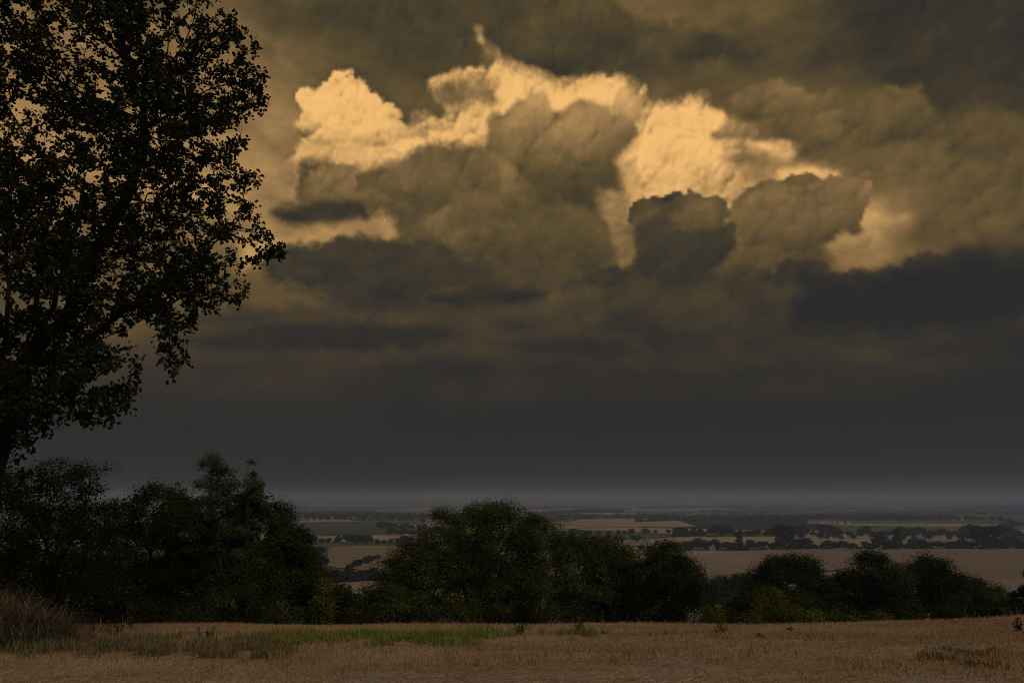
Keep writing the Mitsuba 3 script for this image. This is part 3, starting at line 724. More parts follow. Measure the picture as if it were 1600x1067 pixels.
# ------------------------------------------------------------------ the oak that fills the left of the view
def oak():
    rng = np.random.default_rng(7)
    spec = [(335, 120, 80, 15.6), (262, 62, 75, 15.0), (372, 150, 42, 16.2), (348, 50, 36, 15.6), (325, 225, 58, 15.2), (360, 345, 48, 15.8), (405, 382, 34, 15.6), (432, 393, 17, 15.6),
            (330, 420, 70, 15.0), (262, 455, 70, 14.6), (205, 520, 75, 14.8), (262, 560, 36, 15.0), (150, 590, 62, 14.4), (185, 625, 30, 14.6), (110, 630, 52, 14.4), (160, 640, 34, 14.6), (225, 545, 46, 14.6), (270, 480, 50, 14.8), (75, 620, 46, 14.6), (320, 445, 44, 15), (55, 400, 80, 14),
            (60, 560, 80, 15.2), (120, 420, 110, 14.6), (200, 300, 105, 14.4), (250, 190, 90, 14.2), (80, 230, 120, 15.4), (160, 110, 110, 15.0), (40, 80, 120, 15.4),
            (10, 360, 110, 14.2), (-80, 200, 150, 16.2), (-130, 420, 150, 16), (-70, 590, 90, 15.4), (120, -60, 130, 15.2), (-20, -80, 140, 16), (260, -50, 90, 15.2), (100, 330, 110, 16.8),
            (220, 400, 90, 16.6), (200, 180, 110, 17.0), (40, 480, 110, 17.0), (410, 160, 12, 16.0), (385, 285, 22, 15.6), (310, 310, 50, 16), (215, 30, 70, 16.4), (45, 640, 46, 14.8), (0, 620, 70, 14.4), (-30, 680, 50, 14.6), (20, 730, 40, 14.8), (40, 665, 36, 15.0), (20, 700, 26, 15.0)]
    lob = []
    for px, py, r, d in spec:
        c, m = at(px, py, d)
        lob.append([*c, r * m, r * m, r * m])
    lob = np.array(lob)
    # attraction points of the twigs, thinner where the sky shows through
    A = []
    for L, sp in zip(lob, spec):
        k = int((190 if sp[0] > -40 and sp[1] > -30 else 60) * (L[3] ** 2) + 20)       # thinner where the picture ends
        q = rand_dirs(rng, k) * (0.35 + 0.68 * rng.random((k, 1)) ** 0.5) * L[3]
        A.append(L[:3] + q)
    A = np.vstack(A)
    hole = meshkit.fbm(A * 0.62 + 11, 3, 5)
    A = A[hole > 0.415]
    foot = sideways(-70, 15.6)
    fork, _ = at(-5, 690, 15.4)
    fork2, _ = at(32, 585, 15.3)
    stem = np.vstack([np.linspace(foot - [0, 0, 0.3], fork, 6)[:-1], np.linspace(fork, fork2, 4)])
    nodes, par = list(stem), [-1] + list(range(len(stem) - 1))
    for aim, start in (((60, 430), 7), ((130, 300), 8), ((225, 215), 8), ((10, 380), 6), ((300, 420), 8), ((180, 520), 8), ((-90, 380), 5), ((120, 610), 7)):
        p, _ = at(aim[0], aim[1], 15.0 + rng.random())
        last = start
        b = bend(rng, nodes[start], p, 9, 0.05)
        for q in b[1:]:
            nodes.append(q); par.append(last); last = len(nodes) - 1
    step, alive = 0.15, np.ones(len(A), bool)
    for it in range(140):
        N = np.array(nodes)
        tr = cKDTree(N)
        dd, idx = tr.query(A[alive])
        reach = dd < 2.6
        if not reach.any():
            break
        G = np.zeros_like(N); cnt = np.zeros(len(N))
        v = unit(A[alive][reach] - N[idx[reach]])
        np.add.at(G, idx[reach], v); np.add.at(cnt, idx[reach], 1)
        act = np.nonzero(cnt)[0]
        g = unit(G[act] + 0.3 * rng.normal(size=(len(act), 3)) + [0, 0, 0.02])
        for a, q in zip(act, N[act] + g * step):
            nodes.append(q); par.append(int(a))
        dd, _ = cKDTree(np.array(nodes)).query(A)
        alive &= dd > 0.165
        if not alive.any() or len(nodes) > 42000:
            break
    N, par = np.array(nodes), np.array(par)
    kids = np.bincount(par[par >= 0], minlength=len(N))
    load = np.zeros(len(N))
    for i in range(len(N) - 1, -1, -1):
        load[i] += (kids[i] == 0)
        if par[i] >= 0:
            load[par[i]] += load[i]
    rad = 0.0034 * np.maximum(load, 1) ** 0.5 + 0.002
    rad[:len(stem)] = np.linspace(0.36, 0.24, len(stem))
    V, F, B, at_ = [], [], [], 0
    trunk_m = tube(stem, rad[:len(stem)], 12)
    i = np.arange(len(stem), len(N))
    p = par[i]
    ra = np.minimum(rad[p], rad[i] * 1.5)
    thick = rad[i] > 0.028
    r = root('oak_tree')
    add(r + '__trunk', trunk_m, 'bark', smooth=True)
    add(r + '__limbs', sticks(N[p][thick], N[i][thick], ra[thick], rad[i][thick], 6), 'bark')
    add(r + '__twigs', sticks(N[p][~thick], N[i][~thick], ra[~thick], rad[i][~thick], 3), 'bark')
    # rosettes of leaves along the thin wood
    thin = np.nonzero((load < 12) & (par >= 0))[0]
    d = unit(N[thin] - N[par[thin]])
    per = np.where(kids[thin] == 0, 13, 8)
    j = np.repeat(np.arange(len(thin)), per)
    keep = meshkit.fbm(N[thin][j] * 1.3, 3, 9) > 0.31
    j = j[keep]
    P = N[thin][j] - d[j] * step * rng.random((len(j), 1)) + rng.normal(size=(len(j), 3)) * 0.045
    ax, sd = frame(rng, d[j] + [0, 0, -0.15], 0.95)
    s = 0.103 * (0.6 + 0.7 * rng.random(len(j)))
    base = tint(rng, len(thin), (0.030, 0.036, 0.010), 0.3, 0.5)[j] * np.exp(0.2 * rng.normal(size=(len(j), 1)))
    print('oak', len(N), 'nodes', len(j), 'leaves')
    v, f, c = lobed(P, ax, sd, s, s * 0.62, np.clip(base, 0.003, 0.5))
    add(r + '__crown', (v, f), 'leaf_fresh', color=c)
    note(r, 'large dark oak leaning in from the left edge, its leafy crown against the sky', 'tree')


oak()

# ------------------------------------------------------------------ the hedge of trees behind the crest of the field
DARK, OLIVE, YELLOW, COOL = (0.033, 0.041, 0.006), (0.049, 0.054, 0.006), (0.072, 0.070, 0.008), (0.042, 0.056, 0.014)


def hedge_tree(name, label, spec, dist, n, size, col, seed, category='tree', limbs=5, base_px=None, **more):
    rng = np.random.default_rng(seed)
    L = lobes_at(spec, dist, rng)
    x = np.mean([l[0] for l in L]); y = np.mean([l[1] for l in L])
    more.setdefault('clump_r', 0.011 * dist)
    return tree(name, label, [x, y, float(gz(x, y))], L, n, size, col, rng, category=category, limbs=limbs, **more)


hedge_tree('tree', 'dark bushy tree at the far left, under the oak crown', '100,770,52,52 140,756,28,32 60,772,48,50 20,800,60,70 110,850,78,80 50,920,90,60 150,930,56,50 -50,800,80,90 -60,900,90,80 140,820,40,40', 26, 51000, 0.085, DARK, 21)
hedge_tree('tree', 'dark rounded tree between the far left tree and the plume shaped tree', '245,798,48,44 205,806,32,36 282,822,34,46 232,870,78,60 300,890,48,60 196,930,66,50 290,945,58,42 258,776,26,22', 30, 45000, 0.095, DARK, 22)
hedge_tree('tree', 'tall plume shaped tree rising highest above the left group', '328,735,25,25 346,764,26,34 320,786,24,36 344,806,30,42 322,842,38,50 356,858,36,52', 28, 13000, 0.09, COOL, 23, clumps=0.5, clump_r=0.26, shell=0.1, limbs=9, reach=0.8)
hedge_tree('tree', 'slender tree standing just right of the tall plume shaped one', '392,740,13,18 398,766,18,26 388,796,24,34 384,834,30,44 376,880,34,46', 29, 12000, 0.09, COOL, 24, clumps=0.5, clump_r=0.26, shell=0.1, limbs=9, reach=0.85)
hedge_tree('tree', 'dark tree closing the left group, sloping down to the right', '405,838,50,62 372,905,66,60 440,905,50,62 392,806,26,32 455,866,32,40 430,815,22,30', 31, 39000, 0.10, DARK, 25)
hedge_tree('shrub', 'yellowish green shrub at the right end of the left group', '474,890,28,40 494,930,26,40 506,960,18,24 480,950,34,36', 33, 13500, 0.10, YELLOW, 26, category='shrub', limbs=3)
hedge_tree('shrub', 'low dark green shrub in the gap beside the big round tree', '545,958,28,28 530,940,16,20', 38, 9000, 0.12, OLIVE, 27, category='shrub', limbs=3)
hedge_tree('shrub', 'leafy shrub leaning against the left foot of the big round tree', '598,940,30,40 630,955,34,30 575,958,24,24', 41, 13500, 0.12, OLIVE, 28, category='shrub', limbs=3)
hedge_tree('tree', 'dark tree behind the far left tree, filling the gaps of its crown', '-20,860,90,90 70,850,80,80 20,940,110,60 100,930,90,60', 42, 16000, 0.15, DARK, 54)
hedge_tree('tree', 'dark tree behind the dark rounded tree and the plume shaped tree', '200,880,90,80 290,880,80,70 240,940,110,60 330,930,80,60', 44, 16000, 0.15, DARK, 55)
hedge_tree('tree', 'dark tree behind the right end of the left group', '400,890,70,70 440,930,60,50 360,920,70,60', 43, 10000, 0.15, DARK, 56)
hedge_tree('shrub', 'low dark thicket at the foot of the far left tree', '-70,966,50,26 -10,966,46,28 50,966,46,26 105,968,40,24', 25.5, 12000, 0.08, DARK, 51, category='shrub', limbs=3)
hedge_tree('shrub', 'low dark thicket at the foot of the dark rounded tree', '160,968,42,26 215,966,42,28 270,966,40,26', 26.5, 9000, 0.08, DARK, 52, category='shrub', limbs=3)
hedge_tree('shrub', 'low dark thicket at the foot of the plume shaped tree', '325,964,44,34 375,964,44,32 365,944,60,42 350,925,50,40 425,966,44,28 470,968,36,22', 27, 11000, 0.08, DARK, 53, category='shrub', limbs=3)
hedge_tree('tree', 'big round dark green tree in the middle of the hedge', '775,848,72,58 700,852,58,48 740,818,38,26 800,816,42,26 850,852,46,44 640,892,48,42 690,920,68,55 780,922,80,58 858,915,56,55 612,930,30,38 832,828,30,24 664,852,26,34 696,812,24,16 770,802,28,14 606,890,22,24 720,960,80,30 820,960,80,28 640,955,50,28 672,926,56,44 650,948,50,34 800,870,70,50 730,880,70,50', 50, 140000, 0.12, OLIVE, 29, limbs=9, vary=0.34)
hedge_tree('tree', 'dark tree behind the big round tree, filling the gaps of its crown', '690,900,80,60 800,890,90,70 640,935,70,40 850,930,70,46', 76, 12000, 0.24, OLIVE, 61, limbs=3)
hedge_tree('tree', 'dark tree behind the middle sized tree, closing the hedge', '900,905,60,50 970,925,60,45 930,950,80,40', 72, 9000, 0.24, OLIVE, 57, limbs=3)
hedge_tree('tree', 'dark tree behind the ragged olive tree, closing the hedge', '1040,925,50,34 1000,945,60,36 1070,950,40,30', 74, 8000, 0.24, DARK, 58, limbs=3)
hedge_tree('tree', 'middle sized tree just right of the big round tree', '905,876,44,40 950,882,44,40 986,900,36,40 925,958,60,30 985,955,40,30 905,882,42,40 952,890,42,44 930,930,58,46 978,930,36,46 894,862,22,20 950,852,20,14', 54, 45000, 0.15, OLIVE, 30)
hedge_tree('tree', 'ragged olive tree at the right end of the middle group', '1040,895,40,40 1074,915,28,32 1010,886,26,28 1040,940,52,36 1092,945,14,24 1048,866,18,14', 48, 36000, 0.13, DARK, 31)
hedge_tree('shrub', 'yellow olive bush between the middle and the right groups of trees', '1188,946,36,28 1170,955,30,24 1205,935,20,18', 44, 16500, 0.12, YELLOW, 32, category='shrub', limbs=3)
hedge_tree('tree', 'pointed dark tree, leftmost of the right group', '1236,906,44,38 1200,922,32,36 1270,926,28,34 1232,948,56,34 1214,882,20,15 1252,880,20,14', 58, 42000, 0.15, DARK, 33)
hedge_tree('tree', 'broad dark tree in the middle of the right group', '1370,892,34,26 1350,925,42,34 1392,925,42,36 1345,950,50,26 1402,952,46,26 1332,905,20,18 1362,876,16,12', 60, 45000, 0.15, DARK, 34)
hedge_tree('tree', 'two headed dark tree, rightmost of the right group', '1448,902,30,26 1474,914,24,24 1446,940,44,32 1488,942,26,26 1464,886,14,12 1440,884,12,10', 64, 36000, 0.16, DARK, 35)
hedge_tree('shrub', 'dark round bush in the declining hedge, next to the two headed tree', '1516,918,20,18 1520,945,28,24', 70, 10500, 0.17, OLIVE, 36, category='shrub', limbs=3)
hedge_tree('shrub', 'olive bush at the low end of the hedge towards the right edge', '1548,940,26,20 1565,955,30,18', 68, 12000, 0.17, OLIVE, 37, category='shrub', limbs=3)
hedge_tree('pine_tree', 'small dark pine at the right edge, cut by the picture', '1592,932,12,8 1604,922,12,8 1582,944,9,6 1600,945,14,8 1590,958,14,8 1610,900,10,7', 40, 5200, 0.09, (0.012, 0.016, 0.008), 38, clump_r=0.14, shoots=0.02)
hedge_tree('tree', 'greyish tree half hidden between the pointed and the broad dark tree', '1300,922,24,18 1314,944,36,24 1290,946,30,22', 150, 18000, 0.4, COOL, 39, clump_r=1.2)
hedge_tree('hedge', 'greyish hedge on the slope behind the yellow olive bush', '1128,918,24,14 1160,916,24,16 1110,932,24,16 1145,936,36,20 1185,925,20,16', 170, 21000, 0.45, COOL, 40, category='hedge', clump_r=1.3, limbs=4)
hedge_tree('shrub', 'low olive scrub along the crest under the pointed dark tree', '1130,966,36,13 1185,970,40,12 1240,968,34,12', 31, 13500, 0.09, YELLOW, 41, category='shrub', limbs=3)
hedge_tree('shrub', 'low dark scrub along the crest under the two headed tree', '1410,966,32,14 1455,964,36,16 1500,962,32,14', 33, 8000, 0.10, DARK, 59, category='shrub', limbs=3)
hedge_tree('shrub', 'low dark scrub along the crest near the right edge', '1540,960,30,12 1580,957,26,11', 33, 5600, 0.10, DARK, 60, category='shrub', limbs=3)
hedge_tree('shrub', 'low yellowish scrub along the crest under the broad dark tree', '1290,966,38,14 1330,969,36,12 1380,972,30,10', 31, 13500, 0.09, YELLOW, 42, category='shrub', limbs=3)

# ------------------------------------------------------------------ trees out in the valley
def prototypes():
    rng = np.random.default_rng(91)
    out = {'round': [], 'conifer': [], 'poplar': []}
    for k in range(6):
        L = [[0, 0, 0.55, 0.34, 0.34, 0.36]]
        for _ in range(6):
            a = rng.random() * 2 * PI
            L.append([0.26 * math.cos(a), 0.26 * math.sin(a), 0.32 + 0.40 * rng.random(), 0.2 + 0.06 * rng.random(), 0.2, 0.19])
        out['round'].append(crown(rng, L, 1000, 0.13, (1, 1, 1), clump_r=0.08, shell=0.25, vary=0.22))
    for k in range(3):
        L = [[0, 0, z, 0.21 * (1.04 - z), 0.21 * (1.04 - z), 0.10] for z in (0.12, 0.26, 0.4, 0.54, 0.68, 0.82, 0.93)]
        out['conifer'].append(crown(rng, L, 800, 0.10, (1, 1, 1), clump_r=0.05, shell=0.2, vary=0.25))
    for k in range(2):
        L = [[0, 0, z, 0.13, 0.13, 0.16] for z in (0.2, 0.38, 0.56, 0.72, 0.87)]
        out['poplar'].append(crown(rng, L, 800, 0.10, (1, 1, 1), clump_r=0.05, shell=0.2, vary=0.25))
    return out


PROTO = {}
for kind, meshes in prototypes().items():
    for i, (v, f, c) in enumerate(meshes):
        for j, col in enumerate(((0.020, 0.025, 0.010), (0.028, 0.034, 0.012))):
            PROTO.setdefault(kind, []).append(mikit.ply((v, f), 'leaf_matte', color=np.clip(c * np.array(col), 0.003, 0.5)))
rv = np.random.default_rng(17)


def far_tree(px, py, hpx, kind='round', wide=1.0, label=None, group=None, name='tree'):
    p = hit(px, py)
    d = math.hypot(p[0], p[1])
    h = hpx / FPX * d * 1.03
    s = PROTO[kind][rv.integers(len(PROTO[kind]))]
    w = T().translate([p[0], p[1], p[2] - 0.05 * h]).rotate([0, 0, 1], float(rv.random() * 360)).scale([h * wide, h * wide, h])
    add('conifer' if kind == 'conifer' else name, s, None, label, 'tree', group, to_world=w)


def row(a, b, gap, h, label, group, kinds=('round',), wide=(0.8, 1.3), wobble=1.0):
    """a line of trees seen between two pixels of the ground"""
    n = max(2, int(abs(b[0] - a[0]) / gap))
    for i in range(n):
        t = (i + rv.random() * 0.8) / n
        px, py = a[0] + (b[0] - a[0]) * t, a[1] + (b[1] - a[1]) * t + wobble * (rv.random() - 0.5)
        far_tree(px, py, h[0] + (h[1] - h[0]) * rv.random() ** 1.6, kinds[rv.integers(len(kinds))], wide[0] + (wide[1] - wide[0]) * rv.random(), label, group)


row((1066, 858.5), (1600, 857.5), 11, (8, 17), 'small tree in the hedgerow along the far edge of the pale field', 'trees of the hedgerow beyond the pale field', wide=(1.0, 1.6))
row((1070, 858.5), (1640, 858), 19, (4, 8), 'low wide bush in the hedgerow along the far edge of the pale field', 'bushes of the hedgerow beyond the pale field', wide=(2.0, 3.4))
far_tree(1156, 858, 30, 'conifer', 1.0, 'slim dark conifer standing out of the hedgerow beyond the pale field')
far_tree(1224, 859, 38, 'round', 0.85, 'tallest tree of the hedgerow beyond the pale field')
far_tree(1258, 858, 17, 'round', 1.2, 'broad low tree just right of the tallest hedgerow tree')
far_tree(1546, 858, 33, 'round', 1.15, 'large round dark tree in the hedgerow near the right edge')
far_tree(1378, 858, 25, 'round', 0.9, 'upright tree in the middle of the hedgerow beyond the pale field')
far_tree(1404, 857, 26, 'poplar', 1.3, 'narrow tree right of the upright hedgerow tree')
row((1060, 838), (1600, 839), 12, (8, 17), 'dark tree in the long tree line across the valley floor', 'trees of the long valley tree line', wide=(1.0, 1.6))
row((1200, 843), (1600, 845), 22, (7, 13), 'tree scattered in the meadows between hedgerow and tree line', 'trees in the valley meadows')
far_tree(1121, 834, 15, 'round', 1.0, 'stout round tree at the left end of the long valley tree line')
far_tree(1255, 838, 18, 'round', 1.0, 'high round tree of the long valley tree line, above the tallest hedgerow tree')
far_tree(1292, 838, 19, 'round', 1.1, 'high broad tree of the long valley tree line, beside another high one')
far_tree(1357, 834, 12, 'round', 0.9, 'single round tree standing free before the hazy plain')
far_tree(1516, 835, 15, 'round', 1.2, 'wide dark tree of the tree line above the large round hedgerow tree')
row((870, 848), (1010, 846), 12, (9, 17), 'tree in the wooded hollow behind the middle trees', 'trees of the wooded hollow')
row((880, 838), (1050, 834), 13, (7, 12), 'tree in the wooded hollow behind the middle trees', 'trees of the wooded hollow')
for i in range(9):
    far_tree(1052 + 5.5 * i + 2 * rv.random(), 839 - 0.3 * i, 10 + 6 * rv.random(), 'conifer', 1.3, 'dark conifer in the small plantation behind the hamlet', 'conifers of the small plantation')
row((1000, 861), (1068, 859), 9, (6, 13), 'tree among the houses of the hamlet', 'trees around the hamlet')
row((1055, 857), (1100, 858), 7, (7, 13), 'tree among the houses of the hamlet', 'trees around the hamlet')
row((462, 849), (660, 851), 11, (8, 16), 'tree in the row behind the brown field at the left', 'trees behind the brown field')
row((600, 836), (668, 838), 7, (8, 14), 'tree in the small wood beside the green field', 'trees of the small wood by the green field')
row((590, 826), (668, 828), 8, (8, 13), 'tree in the small wood beside the green field', 'trees of the small wood by the green field')
row((456, 812), (668, 814), 8, (5, 10), 'tree on the skyline of the far slope at the left', 'skyline trees at the left')
far_tree(591, 813, 11, 'poplar', 1.2, 'pointed tree standing out of the skyline at the left')
far_tree(612, 813, 11, 'round', 0.9, 'roundest tall tree of the skyline at the left')
far_tree(661, 814, 14, 'conifer', 1.5, 'conifer on the skyline against the big round tree')
far_tree(503, 820, 4, 'round', 1.2, 'single little tree in the middle of the green field')
row((470, 884), (508, 888), 6, (16, 28), 'tree of the dark clump left of the brown field', 'dark clump left of the brown field')
row((474, 868), (506, 866), 7, (12, 18), 'tree of the dark clump left of the brown field', 'dark clump left of the brown field')
row((542, 892), (592, 874), 5, (9, 13), 'bush of the diagonal hedge across the brown field', 'bushes of the diagonal hedge')
row((500, 912), (590, 906), 8, (12, 22), 'tree in the hollow below the brown field', 'trees in the hollow below the brown field')
row((1130, 905), (1190, 902), 12, (6, 9), 'bush on the near edge of the pale field', 'bushes on the near edge of the pale field')


# ------------------------------------------------------------------ houses of the hamlet
def house(px, py, L, W, H, ang, label, group=None, wall='house_wall', d=None, name='house'):
    p = hit(px, py)
    m = T().translate([p[0], p[1], p[2] - 0.4]).rotate([0, 0, 1], ang)
    r = root(name)
    add(r + '__wall', trimesh.creation.box((L, W, H), transform=trimesh.transformations.translation_matrix([0, 0, H / 2])), wall, to_world=m)
    e = 0.35
    h = W * 0.36
    v = [(-L / 2 - e, -W / 2 - e, H - 0.1), (L / 2 + e, -W / 2 - e, H - 0.1), (L / 2 + e, W / 2 + e, H - 0.1), (-L / 2 - e, W / 2 + e, H - 0.1), (-L / 2 - e, 0, H + h), (L / 2 + e, 0, H + h)]
    f = [(0, 1, 5), (0, 5, 4), (2, 3, 4), (2, 4, 5), (0, 4, 3), (1, 2, 5), (0, 3, 2), (0, 2, 1)]
    add(r + '__roof', (np.array(v), np.array(f)), 'house_roof', to_world=m)
    add(r + '__roof__chimney', trimesh.creation.box((0.7, 0.6, 1.4), transform=trimesh.transformations.translation_matrix([L * 0.3, 0, H + h + 0.3])), 'house_wall', to_world=m)
    for i in range(3):
        x = (i - 1) * L * 0.3
        add(r + '__window', trimesh.creation.box((0.9, 0.08, 1.2), transform=trimesh.transformations.translation_matrix([x, -W / 2 - 0.02, H * 0.55])), 'window_dark', to_world=m)
    note(r, label, 'house', group)


house(1017, 857, 8, 5, 3.4, 12, 'pale house with red roof, largest of the hamlet')
house(1009, 850, 6, 5, 3.2, -20, 'pale house half hidden in trees at the left of the hamlet')
house(1050, 855, 7, 5, 3.0, 30, 'low long roofed house in the middle of the hamlet')
house(1112, 860, 4.5, 4, 2.8, 5, 'small white house at the right end of the hamlet, by the pale field')
house(884, 842, 7, 5, 4, 10, 'lone pale house in the wooded hollow behind the middle trees')
for k in range(9):
    house(1264 + 7.5 * k + 4 * rv.random(), 818.5 - 2.5 * rv.random(), 8, 6, 4, rv.random() * 60 - 30, 'tiny white house of the far village on the plain', 'houses of the far village')

# ------------------------------------------------------------------ woods far out on the plain, too far to tell the trees apart
def far_woods():
    rng = np.random.default_rng(55)
    V, F, C = [], [], []
    base = trimesh.creation.icosphere(subdivisions=0, radius=1.0)
    bv, bf = np.array(base.vertices), np.array(base.faces)
    k = 0
    P = []
    for _ in range(120):
        r = 1500 * (7.5 ** rng.random())
        a = math.radians(-18 + 66 * rng.random())
        x0, y0 = r * math.sin(a), r * math.cos(a)
        ang = rng.normal() * 0.5
        n = rng.integers(14, 40)
        thick = rng.random() < 0.3
        for i in range(n * (3 if thick else 1)):
            t = (i / (3 if thick else 1) - n / 2) * 14
            q = rng.normal() * (28 if thick else 3)
            P.append((x0 + t * math.cos(ang) - q * math.sin(ang), y0 + t * math.sin(ang) + q * math.cos(ang)))
    for x, y in P:
        h = 5 + 5 * rng.random()
        s = np.array([h * (0.7 + 0.6 * rng.random()), h * (0.7 + 0.6 * rng.random()), h * 0.62])
        vv = bv * (0.85 + 0.35 * rng.random((len(bv), 1))) * s + [x, y, float(gz(x, y)) + h * 0.42]
        V.append(vv); F.append(bf + k); k += len(bv)
        C.append(np.repeat(np.array([[0.022, 0.028, 0.012]]) * (0.8 + 0.6 * rng.random()), len(bv), 0))
    add('far_woods', (np.vstack(V), np.vstack(F)), 'leaf_matte', 'far off woods and hedges on the hazy plain', 'woodland', kind='stuff', color=np.vstack(C), smooth=True)


far_woods()


# ------------------------------------------------------------------ stubble, grass and weeds on the near field
def blades(rng, P, length, width, lean, col):
    """upright stalks: one narrow triangle each"""
    n = len(P)
    a = rng.random(n) * 2 * PI
    s = np.stack([np.cos(a), np.sin(a), np.zeros(n)], 1)
    L, W = np.broadcast_to(length, n)[:, None], np.broadcast_to(width, n)[:, None]
    up = unit(np.array([0, 0, 1.0]) + lean * rng.normal(size=(n, 3)) * [1, 1, 0.2])
    v = np.stack([P - s * W / 2, P + s * W / 2, P + up * L], 1).reshape(-1, 3)
    return v, np.arange(3 * n).reshape(-1, 3), np.repeat(col, 3, 0)


def curved(rng, P, length, width, lean, col, droop=0.5, heading=None):
    """grass blades that bend over: three pieces each"""
    n = len(P)
    a = rng.random(n) * 2 * PI if heading is None else heading
    h = np.stack([np.cos(a), np.sin(a), np.zeros(n)], 1)
    s = np.stack([-np.sin(a), np.cos(a), np.zeros(n)], 1)
    L, W = np.broadcast_to(length, n)[:, None], np.broadcast_to(width, n)[:, None]
    le = np.abs(lean * rng.normal(size=(n, 1)))
    rows = []
    for t, w in ((0, 1), (0.4, 0.9), (0.75, 0.6)):
        c = P + L * (np.array([0, 0, 1.0]) * (t - droop * le * t * t) + h * (le * t + droop * 0.6 * t * t))
        rows += [c - s * W / 2 * w, c + s * W / 2 * w]
    rows.append(P + L * (np.array([0, 0, 1.0]) * (1 - droop * le) + h * (le + droop * 0.6)))
    v = np.stack(rows, 1).reshape(-1, 3)
    k = np.arange(n)[:, None] * 7
    f = np.concatenate([k + [0, 1, 3], k + [0, 3, 2], k + [2, 3, 5], k + [2, 5, 4], k + [4, 5, 6]])
    return v, f, np.repeat(col, 7, 0)


def lying(rng, P, length, width, col):
    n = len(P)
    a = rng.normal(size=n) * 0.8
    d = np.stack([np.cos(a), np.sin(a), 0.25 * rng.normal(size=n)], 1)
    s = np.stack([-np.sin(a), np.cos(a), 0.3 * rng.normal(size=n)], 1)
    L, W = np.broadcast_to(length, n)[:, None], np.broadcast_to(width, n)[:, None]
    v = np.stack([P - s * W, P + s * W, P + d * L + s * W, P + d * L - s * W], 1).reshape(-1, 3)
    k = np.arange(n)[:, None] * 4
    return v, np.concatenate([k + [0, 1, 2], k + [0, 2, 3]]), np.repeat(col, 4, 0)


def on_field(rng, n, y0=8.0, y1=27.5, side=0.82):
    y = y0 + (y1 - y0) * rng.random(n) ** 0.9
    x = (2 * rng.random(n) - 1) * (side * y + 1.5)
    return x, y


def soil(x, y):
    return np.stack([x, y, gz(x, y) + 0.055], 1)


def ruddy(x, y):
    m = np.clip(2.6 * (meshkit.fbm(np.stack([x * 0.45, y * 0.9, x * 0 + 4], 1), 4, 8) - 0.5) + 0.5, 0, 1)[:, None]
    return np.array([[0.52, 0.295, 0.095]]) * (1 - m) + np.array([[0.68, 0.455, 0.17]]) * m


rg = np.random.default_rng(3)
x, y = on_field(rg, 220000)
x = np.round(x / 0.17) * 0.17 + rg.normal(size=len(x)) * 0.03                 # sown in rows
m = meshkit.fbm(np.stack([x * 0.35, y * 0.6, x * 0], 1), 4, 2) > 0.40
x, y = x[m], y[m]
c = tint(rg, len(x), (1, 1, 1), 0.28, 0.15) * ruddy(x, y)
st = blades(rg, soil(x, y), 0.04 + 0.09 * rg.random(len(x)), 0.009, 0.30, c)
x, y = on_field(rg, 90000)
c = tint(rg, len(x), (1.12, 1.14, 1.2), 0.25, 0.15) * ruddy(x, y)
ly = lying(rg, soil(x, y) + [0, 0, 0.02], 0.06 + 0.15 * rg.random(len(x)), 0.0032, c)
v, f, c = join([st, ly])
add('stubble', (v, f), 'straw_matte', 'cut straw stalks and loose straw covering the foreground field', 'stubble', kind='stuff', color=c)


def patch(rng, px0, px1, py0, py1, n, noisy=0.45, f=1.6):
    q = []
    for a, b in ((px0, py0), (px1, py0), (px1, py1), (px0, py1)):
        q.append(hit(a, b)[:2])
    u, w = rng.random(n)[:, None], rng.random(n)[:, None]
    p = (q[0] * (1 - u) + q[1] * u) * (1 - w) + (q[3] * (1 - u) + q[2] * u) * w
    edge = 1 - (np.abs(2 * u[:, 0] - 1) ** 3 * 0.5 + np.abs(2 * w[:, 0] - 1) ** 3 * 0.5)
    k = meshkit.fbm(np.stack([p[:, 0] * f, p[:, 1] * f, p[:, 0] * 0], 1), 3, 4) * (0.6 + 0.4 * edge) > noisy
    return p[k]


parts = []
for px0, px1, py0, py1, n, L, noisy, col in (
        (425, 700, 993, 1012, 7000, 0.17, 0.40, (0.25, 0.27, 0.035)), (560, 760, 996, 1016, 5200, 0.19, 0.42, (0.25, 0.27, 0.035)), (680, 850, 988, 1004, 3600, 0.18, 0.47, (0.25, 0.265, 0.04)),
        (330, 520, 1000, 1020, 4000, 0.16, 0.46, (0.24, 0.24, 0.04)), (130, 480, 996, 1036, 8000, 0.17, 0.49, (0.22, 0.18, 0.05)), (840, 1180, 988, 1006, 3000, 0.15, 0.56, (0.20, 0.20, 0.035)),
        (0, 420, 1002, 1036, 11000, 0.22, 0.44, (0.28, 0.20, 0.075)), (0, 300, 1015, 1036, 3000, 0.22, 0.50, (0.16, 0.16, 0.04)), (1180, 1420, 990, 1012, 1400, 0.13, 0.60, (0.20, 0.17, 0.05)),
        (1430, 1640, 1018, 1056, 3200, 0.13, 0.50, (0.15, 0.14, 0.05)), (870, 950, 990, 1000, 700, 0.18, 0.46, (0.20, 0.22, 0.035)), (0, 1600, 1000, 1062, 9000, 0.14, 0.60, (0.26, 0.18, 0.07))):
    p = patch(rg, px0, px1, py0, py1, n, noisy, 2.2)
    if len(p):
        parts.append(curved(rg, soil(p[:, 0], p[:, 1]), L * (0.4 + 0.9 * rg.random(len(p))), 0.013, 0.35, tint(rg, len(p), col, 0.28, 0.45), 0.35))
v, f, c = join(parts)
add('grass', (v, f), 'leaf_fresh', 'green grass and volunteer shoots growing in strips in the stubble', 'grass', kind='stuff', color=c)

